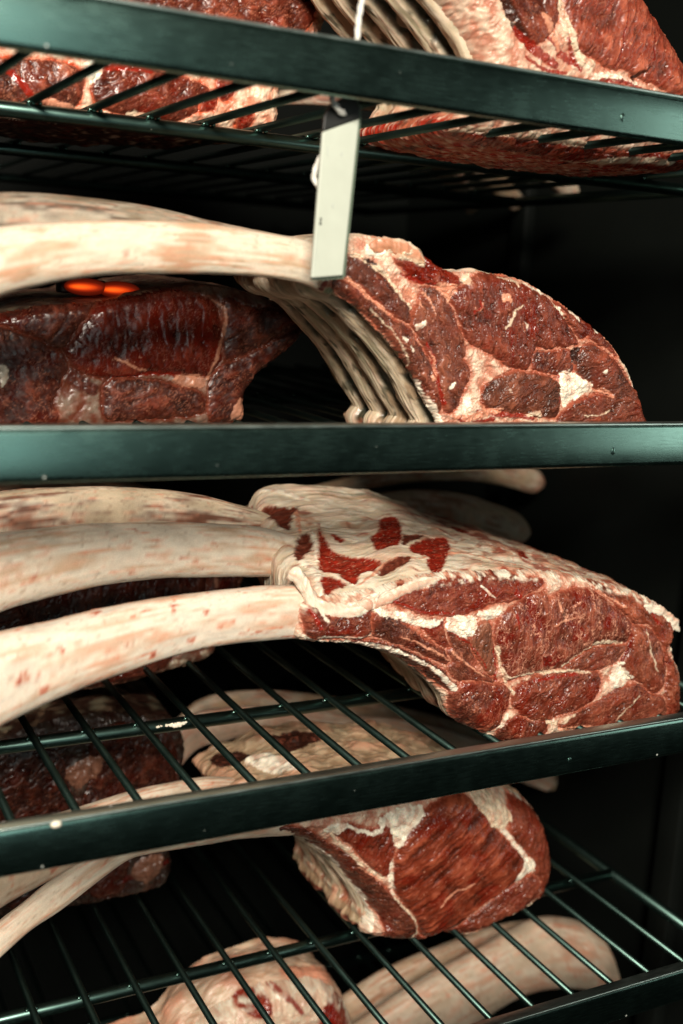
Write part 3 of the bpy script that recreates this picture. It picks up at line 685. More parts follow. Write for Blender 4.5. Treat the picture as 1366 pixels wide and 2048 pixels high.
Cm = [
 dict(name='ribeye_muscle', poly=z5([(255,480),(290,400),(370,330),(470,265),(540,250),(556,300),(620,262),(720,243),(820,243),(885,285),(940,335),(1036,400),(1046,480),(1000,535),(870,535),(760,585),(640,665),(560,688),(450,710),(330,740),(312,680),(292,600),(252,540)]), dir=82, scale=.9, col=C3(0.162,0.034,0.018), col2=C3(0.259,0.076,0.044), deep=C3(0.184,0.014,0.007), crackle=.95, red=.9, dome=.006, marble=.95, veincol=C3(.62,.36,.26), crack=.35),
 dict(crackle=.7, poly=z5([(650,690),(780,595),(900,562),(996,552),(990,615),(900,668),(810,692),(700,704)]), dir=25, col=C3(0.173,0.048,0.028), dome=.002, marble=.8, red=.3),
 dict(crackle=.7, poly=z5([(1065,445),(1150,455),(1225,560),(1256,660),(1228,800),(1180,826),(1120,768),(1062,740),(994,655),(1032,570),(1054,500)]), dir=100, col=C3(0.205,0.056,0.030), col2=C3(0.324,0.104,0.059), dome=.004, marble=.6, red=.3, spots=.9),
 dict(crackle=.7, poly=z5([(830,195),(900,212),(1000,275),(1100,300),(1170,330),(1250,370),(1300,440),(1325,520),(1312,560),(1282,556),(1252,592),(1300,655),(1345,720),(1400,800),(1380,950),(1290,970),(1262,850),(1274,700),(1244,560),(1185,445),(1062,415),(1002,340),(905,250)]), dir=-40, col=C3(0.238,0.060,0.030), col2=C3(0.389,0.120,0.066), dome=.003, marble=.55, red=.5, rough=1.1),
 dict(crackle=.7, poly=z5([(25,800),(60,780),(150,770),(255,790),(335,812),(338,870),(300,955),(270,1035),(200,1076),(110,1058),(55,1000),(28,900)]), dir=70, col=C3(0.140,0.034,0.020), dome=.003, marble=.7, crack=.7, rough=1.0),
 dict(crackle=.7, poly=z5([(352,835),(450,770),(600,732),(750,712),(850,725),(858,800),(828,865),(730,925),(620,955),(500,995),(425,955),(362,900)]), dir=40, col=C3(0.162,0.034,0.018), dome=.003, marble=.6, red=.8, crack=.8, rough=1.1),
 dict(crackle=.7, poly=z5([(300,1075),(372,985),(480,1003),(555,1015),(520,1100),(420,1150),(340,1140)]), dir=50, dome=.002, marble=.5, red=.7, rough=1.1),
 dict(crackle=.7, poly=z5([(640,1015),(760,932),(870,885),(960,825),(1080,795),(1180,845),(1250,885),(1256,960),(1150,1005),(1000,1000),(850,1035),(720,1036)]), dir=18, col=C3(0.184,0.052,0.030), dome=.003, marble=.65, red=.4, rough=1.0),
 dict(crackle=.7, poly=z5([(-20,480),(60,490),(100,560),(180,700),(246,760),(140,752),(60,765),(0,740)]), dir=-50, col=C3(0.130,0.040,0.023), dome=.001, marble=.6, red=.3),
 dict(crackle=.7, poly=z5([(120,500),(190,425),(228,470),(248,600),(238,735),(180,675),(132,580)]), dir=75, col=C3(0.216,0.088,0.050), col2=C3(.34,.2,.14), red=.1, dome=.002, marble=.5),
 dict(crackle=.7, poly=zc([(122,780),(200,792),(300,862),(400,925),(480,975),(420,968),(330,930),(230,890),(130,848)]), dir=-28, col=C3(0.081,0.022,0.013), col2=C3(0.151,0.040,0.023), red=.3, dome=.002, marble=.5),
 dict(crackle=.7, poly=zc([(60,890),(100,893),(200,908),(300,945),(400,1005),(480,1060),(520,1120),(470,1100),(400,1050),(300,985),(200,935),(90,905)]), dir=-28, col=C3(0.065,0.018,0.011), col2=C3(0.108,0.032,0.020), red=.2, dome=.001, marble=.4),
 dict(crackle=.7, poly=zl([(392,880),(460,905),(520,970),(640,975),(740,945),(800,915),(826,1000),(818,1080),(700,1105),(540,1112),(470,1145),(412,1110),(392,1000)]), dir=20, col=C3(0.130,0.024,0.013), col2=C3(0.281,0.080,0.046), red=.8, dome=.004, marble=.5, rough=1.1),
 dict(crackle=.7, poly=zc([(150,702),(200,690),(260,672),(330,690),(372,660),(480,642),(560,648),(575,618),(640,622),(700,634),(808,650),(745,682),(700,712),(620,722),(540,752),(440,772),(340,770),(240,738)]), dir=14, col=C3(0.184,0.036,0.020), red=.8, dome=-.001, marble=.45, crack=.6),
 dict(crackle=.7, poly=zc([(320,815),(390,800),(400,850),(450,900),(520,960),(560,1010),(500,980),(430,920),(350,850)]), dir=-40, col=C3(0.162,0.028,0.015), red=.8, dome=.001, marble=.3),
]
Cs = [
 ('fat', z5([(320,735),(430,715),(560,705),(700,700),(810,712)]), [.8,1.4,1.6,.6], .6), ('fat', z5([(640,665),(760,590),(870,530),(1000,540)]), [.9,1.4,2.0,1.0], .6), ('pink', z5([(580,430),(640,405),(720,380)]), [.5,.8,.4], .3), ('pink', z5([(615,300),(628,350)]), [.8,1.2], .4),
 ('fat', z5([(262,560),(290,680),(330,780),(355,830)]), [1.2,1.8,1.4], .8), ('red', z5([(240,560),(250,660),(262,760)]), [.8,.9], -.2), ('red', z5([(365,370),(372,440)]), [1.2,.8], 0), ('wet', z5([(1052,470),(1040,560),(985,655)]), [.5,.9,.6], -1.2),
 ('white', z5([(330,960),(300,1030),(280,1060)]), [1.6,2.2,.8], .8), ('fat', z5([(560,1010),(640,1000),(720,960)]), [1.4,2.4,1.0], .6), ('fat', z5([(1090,850),(1000,940),(960,990)]), [.5,.7], .4), ('fat', z5([(1130,470),(1160,600),(1190,700)]), [.5,.9,.4], .4), ('pink', z5([(640,1050),(760,1035),(900,1035)]), [1.4,1.8], .6),
 ('red', z5([(0,480),(120,560),(200,680)]), [.4,.5], 0), ('pink', z5([(0,590),(90,660),(190,740)]), [.9,.8,.4], .4), ('red', z5([(480,760),(600,735),(720,720)]), [.8,1.0], 0), ('wet', z5([(530,630),(560,660),(600,640)]), [2.4,1.6], .2), ('red', z5([(1170,330),(1190,400),(1230,440)]), [1.4,1.0], .2), ('wet', z5([(1240,660),(1300,655)]), [1.0,.6], -1.5), ('wet', z5([(1280,560),(1330,545)]), [1.6,.8], -.6),
 ('white', zc([(20,893),(120,902),(220,925),(320,968),(400,1020),(455,1080)]), [.9,1.0,1.3,1.6,2.4], .8), ('pink', zc([(230,860),(330,905),(430,960)]), [.5,.9,.5], .3), ('white', zc([(565,660),(585,690),(610,710)]), [.9,1.3,.5], .6), ('red', zc([(700,690),(712,708)]), [2.6,1.4], .4), ('red', zc([(150,702),(240,735),(340,768),(440,770)]), [.7,.8,.6], -.3),
 ('pink', zc([(1000,655),(1060,705),(1130,745)]), [.6,.9], .3), ('red', zl([(400,900),(430,960),(470,1040)]), [2.0,1.4], .4), ('white', zl([(480,900),(500,960),(520,990)]), [1.6,1.2], .6), ('white', zl([(480,1112),(600,1112),(740,1108),(820,1090)]), [1.2,.9,1.0], .5), ('white', zl([(360,1105),(430,1140),(520,1162),(700,1170),(850,1185),(1050,1225)]), [1.4,1.6,1.2,1.5], .8),
]
Cbl = [
 ('white', z5([(950,665),(990,680),(1055,742),(1020,770),(985,800),(930,800),(935,740)]), 1.2), ('white', z5([(968,652),(998,650),(996,668),(974,668)]), 1.0), ('white', zc([(420,790),(470,778),(540,790),(520,850),(490,865),(440,850),(415,830)]), 1.2), ('white', zc([(540,770),(600,755),(640,770),(580,800)]), 1.0), ('white', zc([(120,750),(230,765),(330,795),(400,790),(340,830),(240,800),(140,778)]), 1.0), ('white', z5([(1200,330),(1240,345),(1290,390),(1340,450),(1358,480),(1320,480),(1270,410)]), 2.0), ('wet', z5([(505,600),(560,590),(575,640),(540,680),(505,660)]), .5),
]
cut_face(Cc, YC, Cout, Cm, Cs, Cbl, seed=3, cell=.00046, roll=.016, bulge=.004, edgefat=.010)
Ctop_blobs = [
 ('red', zl([(452,350),(478,365),(482,410),(512,470),(560,530),(650,560),(760,572),(880,602),(884,640),(760,680),(715,740),(600,690),(468,650),(458,500)]), -2.0), ('red', zl([(485,712),(560,700),(660,745),(600,780),(520,812),(486,770)]), -1.5),
 ('red', zl([(882,312),(940,296),(1000,312),(1032,400),(1022,490),(940,520),(870,525),(820,480),(830,430),(870,402)]), -1.2), ('red', zl([(1072,500),(1150,472),(1240,452),(1340,462),(1368,520),(1332,600),(1300,662),(1232,640),(1202,590),(1212,560),(1122,550)]), -1.2),
 ('meat', zl([(892,650),(1000,590),(1090,572),(1100,602),(1020,640),(900,692)]), -.8), ('red', zl([(545,430),(580,428),(640,465),(620,485),(560,460)]), -.6), ('meat', zl([(1040,420),(1080,425),(1180,440),(1060,490),(1040,470)]), -.4),
 ('red', [(900,1055),(925,1062),(935,1072),(910,1066)], -.4), ('red', [(1030,1108),(1046,1110),(1056,1120),(1040,1120)], -.3),
 ('meat', zl([(100,235),(200,215),(290,235),(340,225),(280,300),(270,400),(200,360),(120,300)]), -2), ('meat', zl([(330,440),(390,430),(420,500),(390,560),(330,600),(300,560)]), -2), ('meat', zl([(400,900),(460,910),(480,1000),(500,1100),(430,1090),(395,1020)]), -1),
]
Ctop_strokes = [('pink', [(740,1040),(770,1046),(800,1072),(830,1076)], [1.6,2.2,1.4], .3), ('red', [(700,1128),(740,1140),(760,1152)], [1.2,2.2,1.0], -.3), ('white', [(645,1100),(690,1122),(742,1136)], [.5,.9,.4], .5), ('white', [(850,1102),(880,1112),(905,1108)], [.4,.7,.4], .5), ('pink', [(720,1168),(780,1128),(830,1120)], [1.0,1.8,1.2], .3), 
 ('white', zl([(60,110),(180,110),(300,150),(420,180)]), [2,3,2], .8), ('pink', zl([(300,240),(320,330),(340,420)]), [1.5,2.0,1.2], .8), ('white', zl([(350,600),(440,680),(480,800),(540,900)]), [2.6,3.2,2.6], 1.0), ('white', zl([(540,880),(700,850),(860,780),(960,740)]), [2.4,3.2,2.0], 1.2), ('tan', zl([(600,880),(700,840),(800,800)]), [.4,.6,.3], -.8), ('white', zl([(470,640),(600,700),(700,740)]), [.8,1.3,.8], .8), ('white', zl([(400,380),(440,480),(455,600)]), [1.4,2.0,1.4], .8),
 ('pink', [(840,1120),(920,1110),(1000,1125),(1100,1150)], [1,2,1.4], .3), ('tan', [(880,1062),(940,1084),(1000,1110)], [.4,.5,.3], -.4), ('tan', [(620,990),(700,1000),(780,1004),(850,1020)], [1.5,3,3,2], 0), ('green', [(640,985),(720,990),(800,1000)], [1.6,2.4,1.6], .2), ('pink', [(1100,1140),(1180,1165),(1260,1190)], [1.5,2.4,1.6], .4), ('white', [(930,1080),(1010,1108),(1080,1135)], [.8,1.2,.8], .5),
]
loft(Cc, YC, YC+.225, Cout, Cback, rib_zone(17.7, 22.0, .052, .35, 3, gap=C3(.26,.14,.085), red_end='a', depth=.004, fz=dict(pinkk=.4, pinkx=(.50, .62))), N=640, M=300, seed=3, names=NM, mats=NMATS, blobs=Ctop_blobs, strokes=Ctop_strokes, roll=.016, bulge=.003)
bone(Cc, [(640,1176),(612,1171),(560,1171),(450,1180),(330,1195),(200,1220),(100,1245),(0,1264),(-120,1300)], [(640,1276),(612,1275),(560,1278),(480,1285),(400,1297),(300,1325),(200,1360),(100,1400),(0,1448),(-120,1520)], YC+.020, YC+.020, .55, 5, base=C3(.70,.61,.50), stain=C3(.52,.31,.20), stain_k=.55, red=.9)
bone(Cc, [(650,1092),(590,1072),(520,1055),(440,1048),(330,1045),(200,1047),(100,1055),(0,1066),(-120,1085)], [(650,1150),(585,1151),(500,1153),(400,1154),(300,1158),(200,1170),(100,1193),(0,1224),(-120,1275)], YC+.110, YC+.110, .55, 6, base=C3(.70,.60,.48), stain=C3(.48,.29,.17), stain_k=.55, red=.45)
bone(Cc, [(560,1040),(520,1022),(480,1010),(400,990),(300,977),(180,973),(80,977),(0,984),(-120,1000)], [(560,1064),(510,1066),(440,1072),(300,1076),(180,1082),(80,1090),(0,1104),(-120,1130)], YC+.165, YC+.165, .55, 7, base=C3(.52,.41,.28), stain=C3(.17,.07,.04), stain_k=.8, red=.35)

bone(Cc, [(582,1128),(598,1132),(616,1160),(640,1200),(690,1206),(728,1198),(756,1176)], [(572,1162),(590,1170),(606,1196),(632,1232),(690,1238),(735,1224),(764,1196)], YC+.010, YC-.003, .5, 31, base=FATW, stain=PINK, stain_k=.3, red=.1, NL=120, NA=30, name='fat_flap', gloss=M_FAT, lump=.0032)
bone(Cc, [(700,1206),(760,1188),(830,1160),(880,1150)], [(706,1226),(766,1208),(834,1180),(884,1164)], YC-.001, YC+.004, .5, 32, base=FATW, stain=PINK, stain_k=.4, red=.1, NL=100, NA=24, name='fat_flap', gloss=M_FAT, lump=.0032)
bone(Cc, [(1290,1205),(1325,1215),(1350,1236),(1364,1258)], [(1284,1222),(1316,1238),(1336,1258),(1352,1266)], YC-.002, YC+.004, .5, 33, base=FATW, stain=PINK, stain_k=.6, red=.3, NL=60, NA=24, name='fat_flap', gloss=M_FAT, lump=.0032)
bone(B, [(735,482),(760,476),(800,480),(835,496),(852,516)], [(742,506),(766,502),(798,508),(824,524),(848,536)], YB_+.002, YB_-.001, .35, 34, base=C3(.58,.40,.25), stain=C3(.5,.22,.12), stain_k=.8, red=.5, NL=70, NA=24, name='fat_flap', gloss=M_FAT, lump=.0032)

# ================================================================== rack D, fourth shelf
zd = lambda pts: Z(500, 1550, 2.1015, pts)
YD = .868
D = empty('rib_rack', 'reddish beef rib rack with rounded streaky ribeye face on the fourth shelf bars', 'meat', (.6, YD, RIMZ[3]-BZ+.003), GRP_F)
Dout = [(535,1668), (600,1620), (690,1585), (800,1572), (900,1570), (1000,1585), (1062,1608), (1096,1655), (1112,1725), (1104,1770), (1085,1805), (1050,1832), (1010,1852), (965,1872), (935,1884), (885,1874), (845,1892), (760,1886), (738,1876), (752,1840), (730,1795), (690,1745), (650,1712), (600,1684)]
Dm = [
 dict(name='ribeye_muscle', poly=zd([(600,290),(640,220),(720,140),(800,100),(900,90),(960,160),(1020,230),(1080,290),(1135,360),(1080,430),(1000,480),(900,560),(850,640),(760,680),(705,650),(682,580),(640,530),(592,450),(585,370)]), dir=33, scale=.75, aniso=3.2, thin=.05, warp=.45, streak=1.0, crackle=.1, col=C3(0.194,0.038,0.017), col2=C3(0.324,0.088,0.044), deep=C3(0.194,0.016,0.007), red=.7, dome=.007, marble=.25, crack=.25),
 dict(poly=zd([(1090,130),(1130,110),(1200,150),(1260,230),(1283,330),(1268,430),(1222,530),(1208,460),(1192,420),(1172,370),(1152,310),(1082,230)]), dir=70, col=C3(0.205,0.048,0.024), dome=.004, marble=.3, red=.5),
 dict(poly=zd([(870,625),(1010,500),(1080,440),(1170,412),(1206,450),(1178,520),(1080,580),(980,630),(920,655),(880,702),(830,702)]), dir=30, col=C3(0.184,0.044,0.024), dome=.003, marble=.4, red=.4, spots=.9, rough=1.5),
 dict(poly=zd([(345,230),(390,190),(450,215),(520,210),(540,165),(568,220),(580,290),(558,400),(500,370),(430,290),(380,250)]), dir=60, col=C3(0.216,0.036,0.017), dome=.003, marble=.2, red=.9),
 dict(poly=zd([(100,245),(200,222),(300,275),(400,335),(480,400),(560,480),(640,552),(688,622),(680,700),(590,702),(560,600),(500,520),(400,400),(300,325),(200,285)]), dir=-38, col=C3(0.108,0.030,0.017), col2=C3(0.194,0.060,0.033), dome=.002, marble=.3, red=.35),
 dict(poly=zd([(690,660),(760,690),(840,650),(830,700),(800,715),(720,712)]), dir=30, dome=.001),
]
Ds = [('fat', zd([(330,240),(400,310),(480,380),(545,415)]), [1.4,2.0,1.4], .6), ('white', zd([(575,330),(572,420),(590,490)]), [1.6,2.4,1.0], .6), ('fat', zd([(590,500),(660,570),(690,640),(680,690)]), [.9,1.3,.9], .5), ('white', zd([(1040,215),(1080,260),(1120,310),(1150,370)]), [3.2,2.2,3.0,3.6], .8), ('pink', zd([(760,520),(800,470),(900,420)]), [.6,1.0,.6], .3), ('fat', zd([(1205,460),(1200,500),(1140,560),(1090,580)]), [1.0,1.6,1.2], .6), ('white', zd([(100,250),(200,285),(300,330),(370,380),(430,460),(500,545),(530,640)]), [.8,1.0,1.5,2.0,3.0], .8), ('pink', zd([(450,380),(540,430)]), [.7,.5], .3), ('pink', zd([(950,650),(1010,640),(1050,610)]), [2.0,2.6,1.0], 1.0)]
Dbl = [('fat', zd([(930,80),(1020,70),(1080,145),(1066,195),(1020,208),(975,175)]), 2.0), ('white', zd([(300,215),(380,185),(450,212),(520,205),(530,165),(640,120),(720,130),(640,220),(596,285),(575,240),(548,190),(520,225),(450,225),(390,205),(345,235)]), .6), ('white', zd([(1130,330),(1165,340),(1165,390),(1110,410),(1090,430),(1080,400)]), 1.0), ('white', zd([(235,285),(255,280),(258,292),(240,294)]), .7), ('white', zd([(500,590),(535,600),(530,670),(508,668)]), 1.5)]
cut_face(D, YD, Dout, Dm, Ds, Dbl, seed=4, roll=.026, bulge=.014, edgefat=.004)
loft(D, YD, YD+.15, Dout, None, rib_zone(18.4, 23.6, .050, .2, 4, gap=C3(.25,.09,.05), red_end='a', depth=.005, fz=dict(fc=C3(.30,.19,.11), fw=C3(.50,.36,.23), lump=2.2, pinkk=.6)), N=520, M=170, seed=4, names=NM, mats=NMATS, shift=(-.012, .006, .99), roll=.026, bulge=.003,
     blobs=[('dark', [(540,1478),(580,1465),(640,1470),(650,1482),(600,1500),(560,1505)], -1.5), ('white', [(490,1522),(540,1512),(580,1530),(600,1550),(560,1545),(510,1540)], 2.0), ('dark', [(420,1520),(450,1500),(500,1505),(480,1530),(440,1540)], -1)])
bone(D, [(600,1610),(560,1606),(480,1618),(400,1642),(300,1675),(200,1705),(146,1733),(88,1773),(48,1806),(0,1843),(-100,1930)], [(600,1668),(560,1670),(480,1676),(400,1690),(300,1705),(252,1720),(194,1760),(121,1817),(62,1857),(0,1912),(-100,2010)], YD+.012, YD+.012, .55, 8, base=C3(.66,.55,.42), stain=C3(.42,.24,.14), stain_k=.5, red=.5)
bone(D, [(520,1560),(476,1556),(403,1556),(293,1576),(183,1609),(91,1638),(0,1680),(-100,1730)], [(520,1612),(476,1616),(403,1624),(300,1645),(200,1692),(139,1735),(73,1770),(0,1810),(-100,1880)], YD+.085, YD+.085, .55, 9, base=C3(.60,.48,.35), stain=C3(.40,.22,.13), stain_k=.6, red=.6)

# ================================================================== rack A, top shelf on the right
za = lambda pts: Z(683, 0, 2.0, pts)
YA = .768
A = empty('rib_rack', 'rosy cut beef rib rack standing on the top shelf, right of the hanging tag', 'meat', (.6, YA, RIMZ[0]-BZ+.003), GRP_F)
Aout = [(800,-330), (960,-350), (1120,-300), (1230,-170), (1310,-8), (1352,60), (1400,150), (1420,240), (1418,330), (1300,330), (1160,312), (1040,292), (960,272), (930,240), (985,190), (975,110), (930,30), (860,-60), (800,-160), (740,-240)]
Am = [
 dict(name='ribeye_muscle', poly=za([(905,50),(900,-40),(1000,-200),(1200,-160),(1262,0),(1310,60),(1366,150),(1440,330),(1366,370),(1260,335),(1120,260),(1090,270),(1000,215),(930,180),(915,110)]), dir=70, col=C3(0.292,0.068,0.040), col2=C3(0.432,0.136,0.079), red=.35, dome=.004, marble=.35, spots=1.0),
 dict(poly=za([(640,-60),(740,-80),(840,-40),(860,60),(830,130),(770,165),(720,100)]), dir=-60, col=C3(0.173,0.040,0.023), red=.3, dome=.003, marble=.4),
]
Am += [dict(poly=[(905,250),(1000,270),(1100,285),(1230,300),(1440,320),(1440,350),(1290,345),(1150,330),(1030,310),(930,290)], dir=5, col=C3(.22,.025,.010), col2=C3(.45,.12,.06), deep=C3(.26,.014,.005), red=.9, rough=2.2, marble=.5, crack=.9, grow=.001)]
As = [('dark', za([(640,-40),(700,90),(760,190)]), [3,5,3], -2), ('red', za([(700,120),(790,210),(860,260)]), [3,4,3], .5), ('fat', za([(880,120),(940,210),(1010,260)]), [2,3,2], 1), ('red', za([(830,150),(890,220),(960,270)]), [2,3,2], -.5), ('fat', [(930,252),(1000,262),(1080,270),(1180,290)], [2,3,2.5], 1.5), ('white', [(1000,300),(1080,318),(1150,322)], [1.5,2.5,1], 1), ('fat', [(1180,325),(1280,318),(1366,325)], [1.5,2.5,2], 1), ('wet', za([(1135,30),(1125,120),(1105,230),(1085,275)]), [.5,.9,.6], -1), ('wet', za([(1245,140),(1240,240)]), [.4,.6], -.6), ('fat', za([(860,-60),(890,60),(930,190),(960,250)]), [2.5,3.5,2.5], .8), ('pink', za([(800,60),(840,130),(870,200)]), [2,3,2], .6), ('red', za([(900,160),(930,230),(960,280)]), [1.2,1.8,1], .3), ('white', za([(1010,305),(1080,305),(1180,330)]), [2.5,2.5,1.5], 1.2), ('red', za([(1040,320),(1130,330),(1200,350)]), [1.5,2,1], .4), ('red', za([(740,230),(820,280),(900,290)]), [1.2,1.6,1], .2), ('dark', za([(1170,310),(1230,270)]), [1.6,1], -1.5)]
cut_face(A, YA, Aout, Am, As, [], seed=5, cell=.0008, roll=.030)
def a_zone():
    rz = rib_zone(12.8, 19.2, .036, .25, 6, depth=.008, red_end='a')
    def f(S, T, U, n, P):
        col, h, lab = rz(S, T, U, n, P)
        w = sst(8.0, 8.5, U)*sst(13.8, 13.2, U)
        t = fbm(S*45, T*60+3, 4); t2 = fbm(S*120+5, T*160, 4)
        c = mix(np.tile(C3(.42,.11,.055), (len(S), 1)), C3(.34,.02,.008), sst(-.15, .25, t)); c = mix(c, C3(.70,.50,.38), sst(.05, .45, t2)*.8); c = mix(c, DARK, sst(.15, .5, fbm(S*60-7, T*45, 3))*.8)
        return mix(col, c, w), h*(1-w)+(.003*t+.0016*t2)*w, np.where(w > .5, 1, lab).astype(np.int32)
    return f
loft(A, YA, YA+.17, Aout, None, a_zone(), N=520, M=170, seed=6, names=NM, mats=NMATS, shift=(-.006, .004, .99), roll=.030, bulge=.002)

# ================================================================== rack in the back row, top shelf on the left
YE = .955
A2 = empty('rib_rack', 'dark beef joint with white fatty end on the top shelf, left of the tag', 'meat', (.3, YE, RIMZ[0]-BZ+.003), GRP_B)
z1 = lambda pts: Z(0, 0, 2.0, pts)
A2out = [(-160,-120), (60,-230), (300,-260), (560,-200), (680,-60), (650,70), (580,150), (570,235), (540,262), (440,262), (340,256), (200,246), (60,232), (-60,222), (-170,200), (-190,40)]
A2m = [dict(name='ribeye_muscle', poly=z1([(400,300),(560,270),(700,310),(800,340),(840,390),(760,450),(640,480),(480,440),(390,400)]), dir=30, col=C3(0.119,0.024,0.013), red=.7, dome=.003, marble=.3),
 dict(poly=z1([(-300,200),(0,240),(200,250),(320,300),(300,420),(180,440),(0,420),(-300,380)]), dir=-50, col=C3(0.097,0.026,0.016), red=.3, dome=.003, marble=.6),
 dict(poly=z1([(300,-200),(700,-300),(1200,-100),(1250,60),(1150,170),(980,240),(700,200),(400,200)]), dir=20, col=C3(0.108,0.024,0.013), red=.5, dome=.003),
 dict(poly=z1([(880,330),(930,330),(920,380),(890,390)]), dir=20, col=C3(0.238,0.024,0.013), red=.9, dome=-.001), dict(poly=z1([(800,380),(860,380),(850,430),(800,430)]), dir=20, col=C3(0.216,0.016,0.007), red=.9, dome=-.001), dict(poly=z1([(970,460),(1010,460),(1000,510),(970,500)]), dir=20, col=C3(0.216,0.016,0.007), red=.9, dome=-.001)]
cut_face(A2, YE, A2out, A2m, [('red', z1([(400,270),(500,262),(600,285)]), [3,4,2], .5), ('pink', z1([(180,400),(260,425),(350,440)]), [2,3,1.5], .8), ('red', z1([(30,280),(80,330),(130,390)]), [2,3,2], 0)], [('fat', z1([(510,450),(560,440),(600,470),(540,485)]), 1), ('white', z1([(330,260),(400,240),(410,290),(360,330)]), 2)], seed=7, cell=.0009, roll=.026, fatcol=(C3(.64,.42,.28), C3(.50,.09,.035)), tint=1.25)
def a2_zone():
    fz = fat_zone(seed=8)
    def f(S, T, U, n, P):
        col, h, lab = fz(S, T, U, n, P)
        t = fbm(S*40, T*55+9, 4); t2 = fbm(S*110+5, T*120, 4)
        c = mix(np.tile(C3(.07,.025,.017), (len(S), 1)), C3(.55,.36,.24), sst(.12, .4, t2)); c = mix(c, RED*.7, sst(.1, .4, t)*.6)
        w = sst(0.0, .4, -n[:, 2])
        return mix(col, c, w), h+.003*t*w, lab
    return f
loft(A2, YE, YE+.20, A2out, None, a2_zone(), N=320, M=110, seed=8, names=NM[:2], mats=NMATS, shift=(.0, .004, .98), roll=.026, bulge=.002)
bone(A2, [(540,180),(600,178),(680,184),(760,196),(900,230),(1000,270),(1100,330),(1160,375)], [(540,212),(600,210),(680,216),(760,226),(900,262),(1000,306),(1090,366),(1150,412)], YE+.04, YE+.22, .7, 10, base=FAT, stain=RED, stain_k=.5, red=.5, NL=140, NA=24)
bone(A2, [(560,120),(700,140),(850,210),(980,320),(1052,402)], [(560,150),(700,180),(850,260),(970,372),(1030,428)], YE+.14, YE+.40, .6, 11, base=TAN, NL=90, NA=20)
bone(A2, [(540,60),(700,120),(850,260),(970,408)], [(540,90),(700,160),(840,310),(940,436)], YE+.17, YE+.48, .6, 12, base=TAN, NL=90, NA=20)

# ================================================================== rack in the back row, second shelf
z3 = lambda pts: Z(0, 370, 2.0, pts)
YF = .935
B2 = empty('rib_rack', 'dark shaded ribeye joint under the white bone arch, at the back of the second shelf', 'meat', (.3, YF, RIMZ[1]-BZ+.003), GRP_B)
B2out = [(-40,650), (30,625), (100,612), (200,606), (290,588), (400,572), (480,582), (560,606), (612,636), (606,672), (570,706), (520,748), (492,790), (492,832), (470,850), (380,852), (240,856), (100,858), (-30,860), (-70,760)]
B2m = [
 dict(rough=.45, crack=.3, crackle=.1, name='ribeye_muscle', poly=z3([(275,640),(350,540),(430,450),(560,425),(700,425),(800,450),(850,480),(880,560),(885,640),(865,715),(820,755),(700,745),(580,745),(440,765),(330,740),(270,690)]), dir=100, col=C3(0.140,0.018,0.009), col2=C3(0.238,0.040,0.020), red=.9, dome=.004, marble=.2),
 dict(rough=.45, crack=.3, crackle=.1, poly=z3([(425,800),(500,782),(620,792),(720,812),(800,842),(808,900),(700,920),(560,930),(435,930),(422,860)]), dir=15, col=C3(0.086,0.022,0.013), dome=.003, red=.2),
 dict(rough=.45, crack=.3, crackle=.1, poly=z3([(-200,560),(0,560),(150,610),(262,700),(250,760),(205,860),(200,970),(-200,970)]), dir=-50, col=C3(0.086,0.020,0.012), red=.4, dome=.003, marble=.5),
 dict(rough=.45, crack=.3, crackle=.1, poly=z3([(900,470),(1000,500),(1150,500),(1200,520),(1120,600),(1000,655),(905,695)]), dir=20, col=C3(0.086,0.020,0.012), red=.3, dome=.003),
 dict(rough=.45, crack=.3, crackle=.1, poly=z3([(845,800),(900,722),(1000,685),(1200,575),(1250,600),(1200,700),(1050,780),(985,860),(945,930),(850,935)]), dir=30, col=C3(0.076,0.018,0.011), red=.3, dome=.002),
 dict(rough=.45, crack=.3, crackle=.1, poly=z3([(-100,560),(100,500),(250,450),(400,420),(335,530),(255,640),(150,620),(0,560)]), dir=40, col=C3(0.097,0.022,0.013), red=.5, dome=.002),
]
cut_face(B2, YF, B2out, B2m, [('red', z3([(440,770),(580,755),(700,755),(800,770)]), [.8,1.5,1], 0), ('pink', z3([(460,690),(520,720),(580,745)]), [.6,1.2,.6], .4), ('pink', z3([(850,460),(900,510),(880,640),(830,770)]), [1,1.6,1.6], .4)], [('meat', z3([(255,738),(300,735),(360,780),(400,800),(380,840),(330,830),(270,790)]), .8), ('pink', z3([(700,760),(800,760),(820,800),(780,815),(700,790)]), .8), ('white', z3([(0,720),(30,740),(25,790),(0,800)]), 1), ('pink', z3([(960,850),(990,920),(960,940),(920,935)]), .8)], seed=9, cell=.0010, roll=.012, fatcol=(C3(.24,.07,.035), C3(.15,.03,.012)), tint=.60, lumps=.5)  # tint puts the shade under the bone arch into the meat colour
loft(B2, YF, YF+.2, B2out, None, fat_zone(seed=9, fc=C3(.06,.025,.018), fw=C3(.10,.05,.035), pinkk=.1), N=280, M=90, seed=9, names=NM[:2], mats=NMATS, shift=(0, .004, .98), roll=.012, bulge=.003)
bone(B2, [(540,620),(640,590),(800,590),(940,620),(1040,680),(1100,750)], [(540,650),(640,626),(800,630),(920,660),(1010,710),(1060,780)], YF+.09, YF+.20, .6, 13, base=TAN, NL=110, NA=24)
bone(B2, [(560,600),(680,570),(820,575),(960,610),(1060,680)], [(560,630),(680,610),(820,620),(940,655),(1020,720)], YF+.15, YF+.24, .6, 23, base=TAN, NL=110, NA=24)
bone(B2, [(540,580),(660,560),(800,565),(930,600),(1020,660)], [(540,610),(660,596),(800,606),(910,640),(980,700)], YF+.19, YF+.27, .6, 24, base=TAN, NL=110, NA=24)

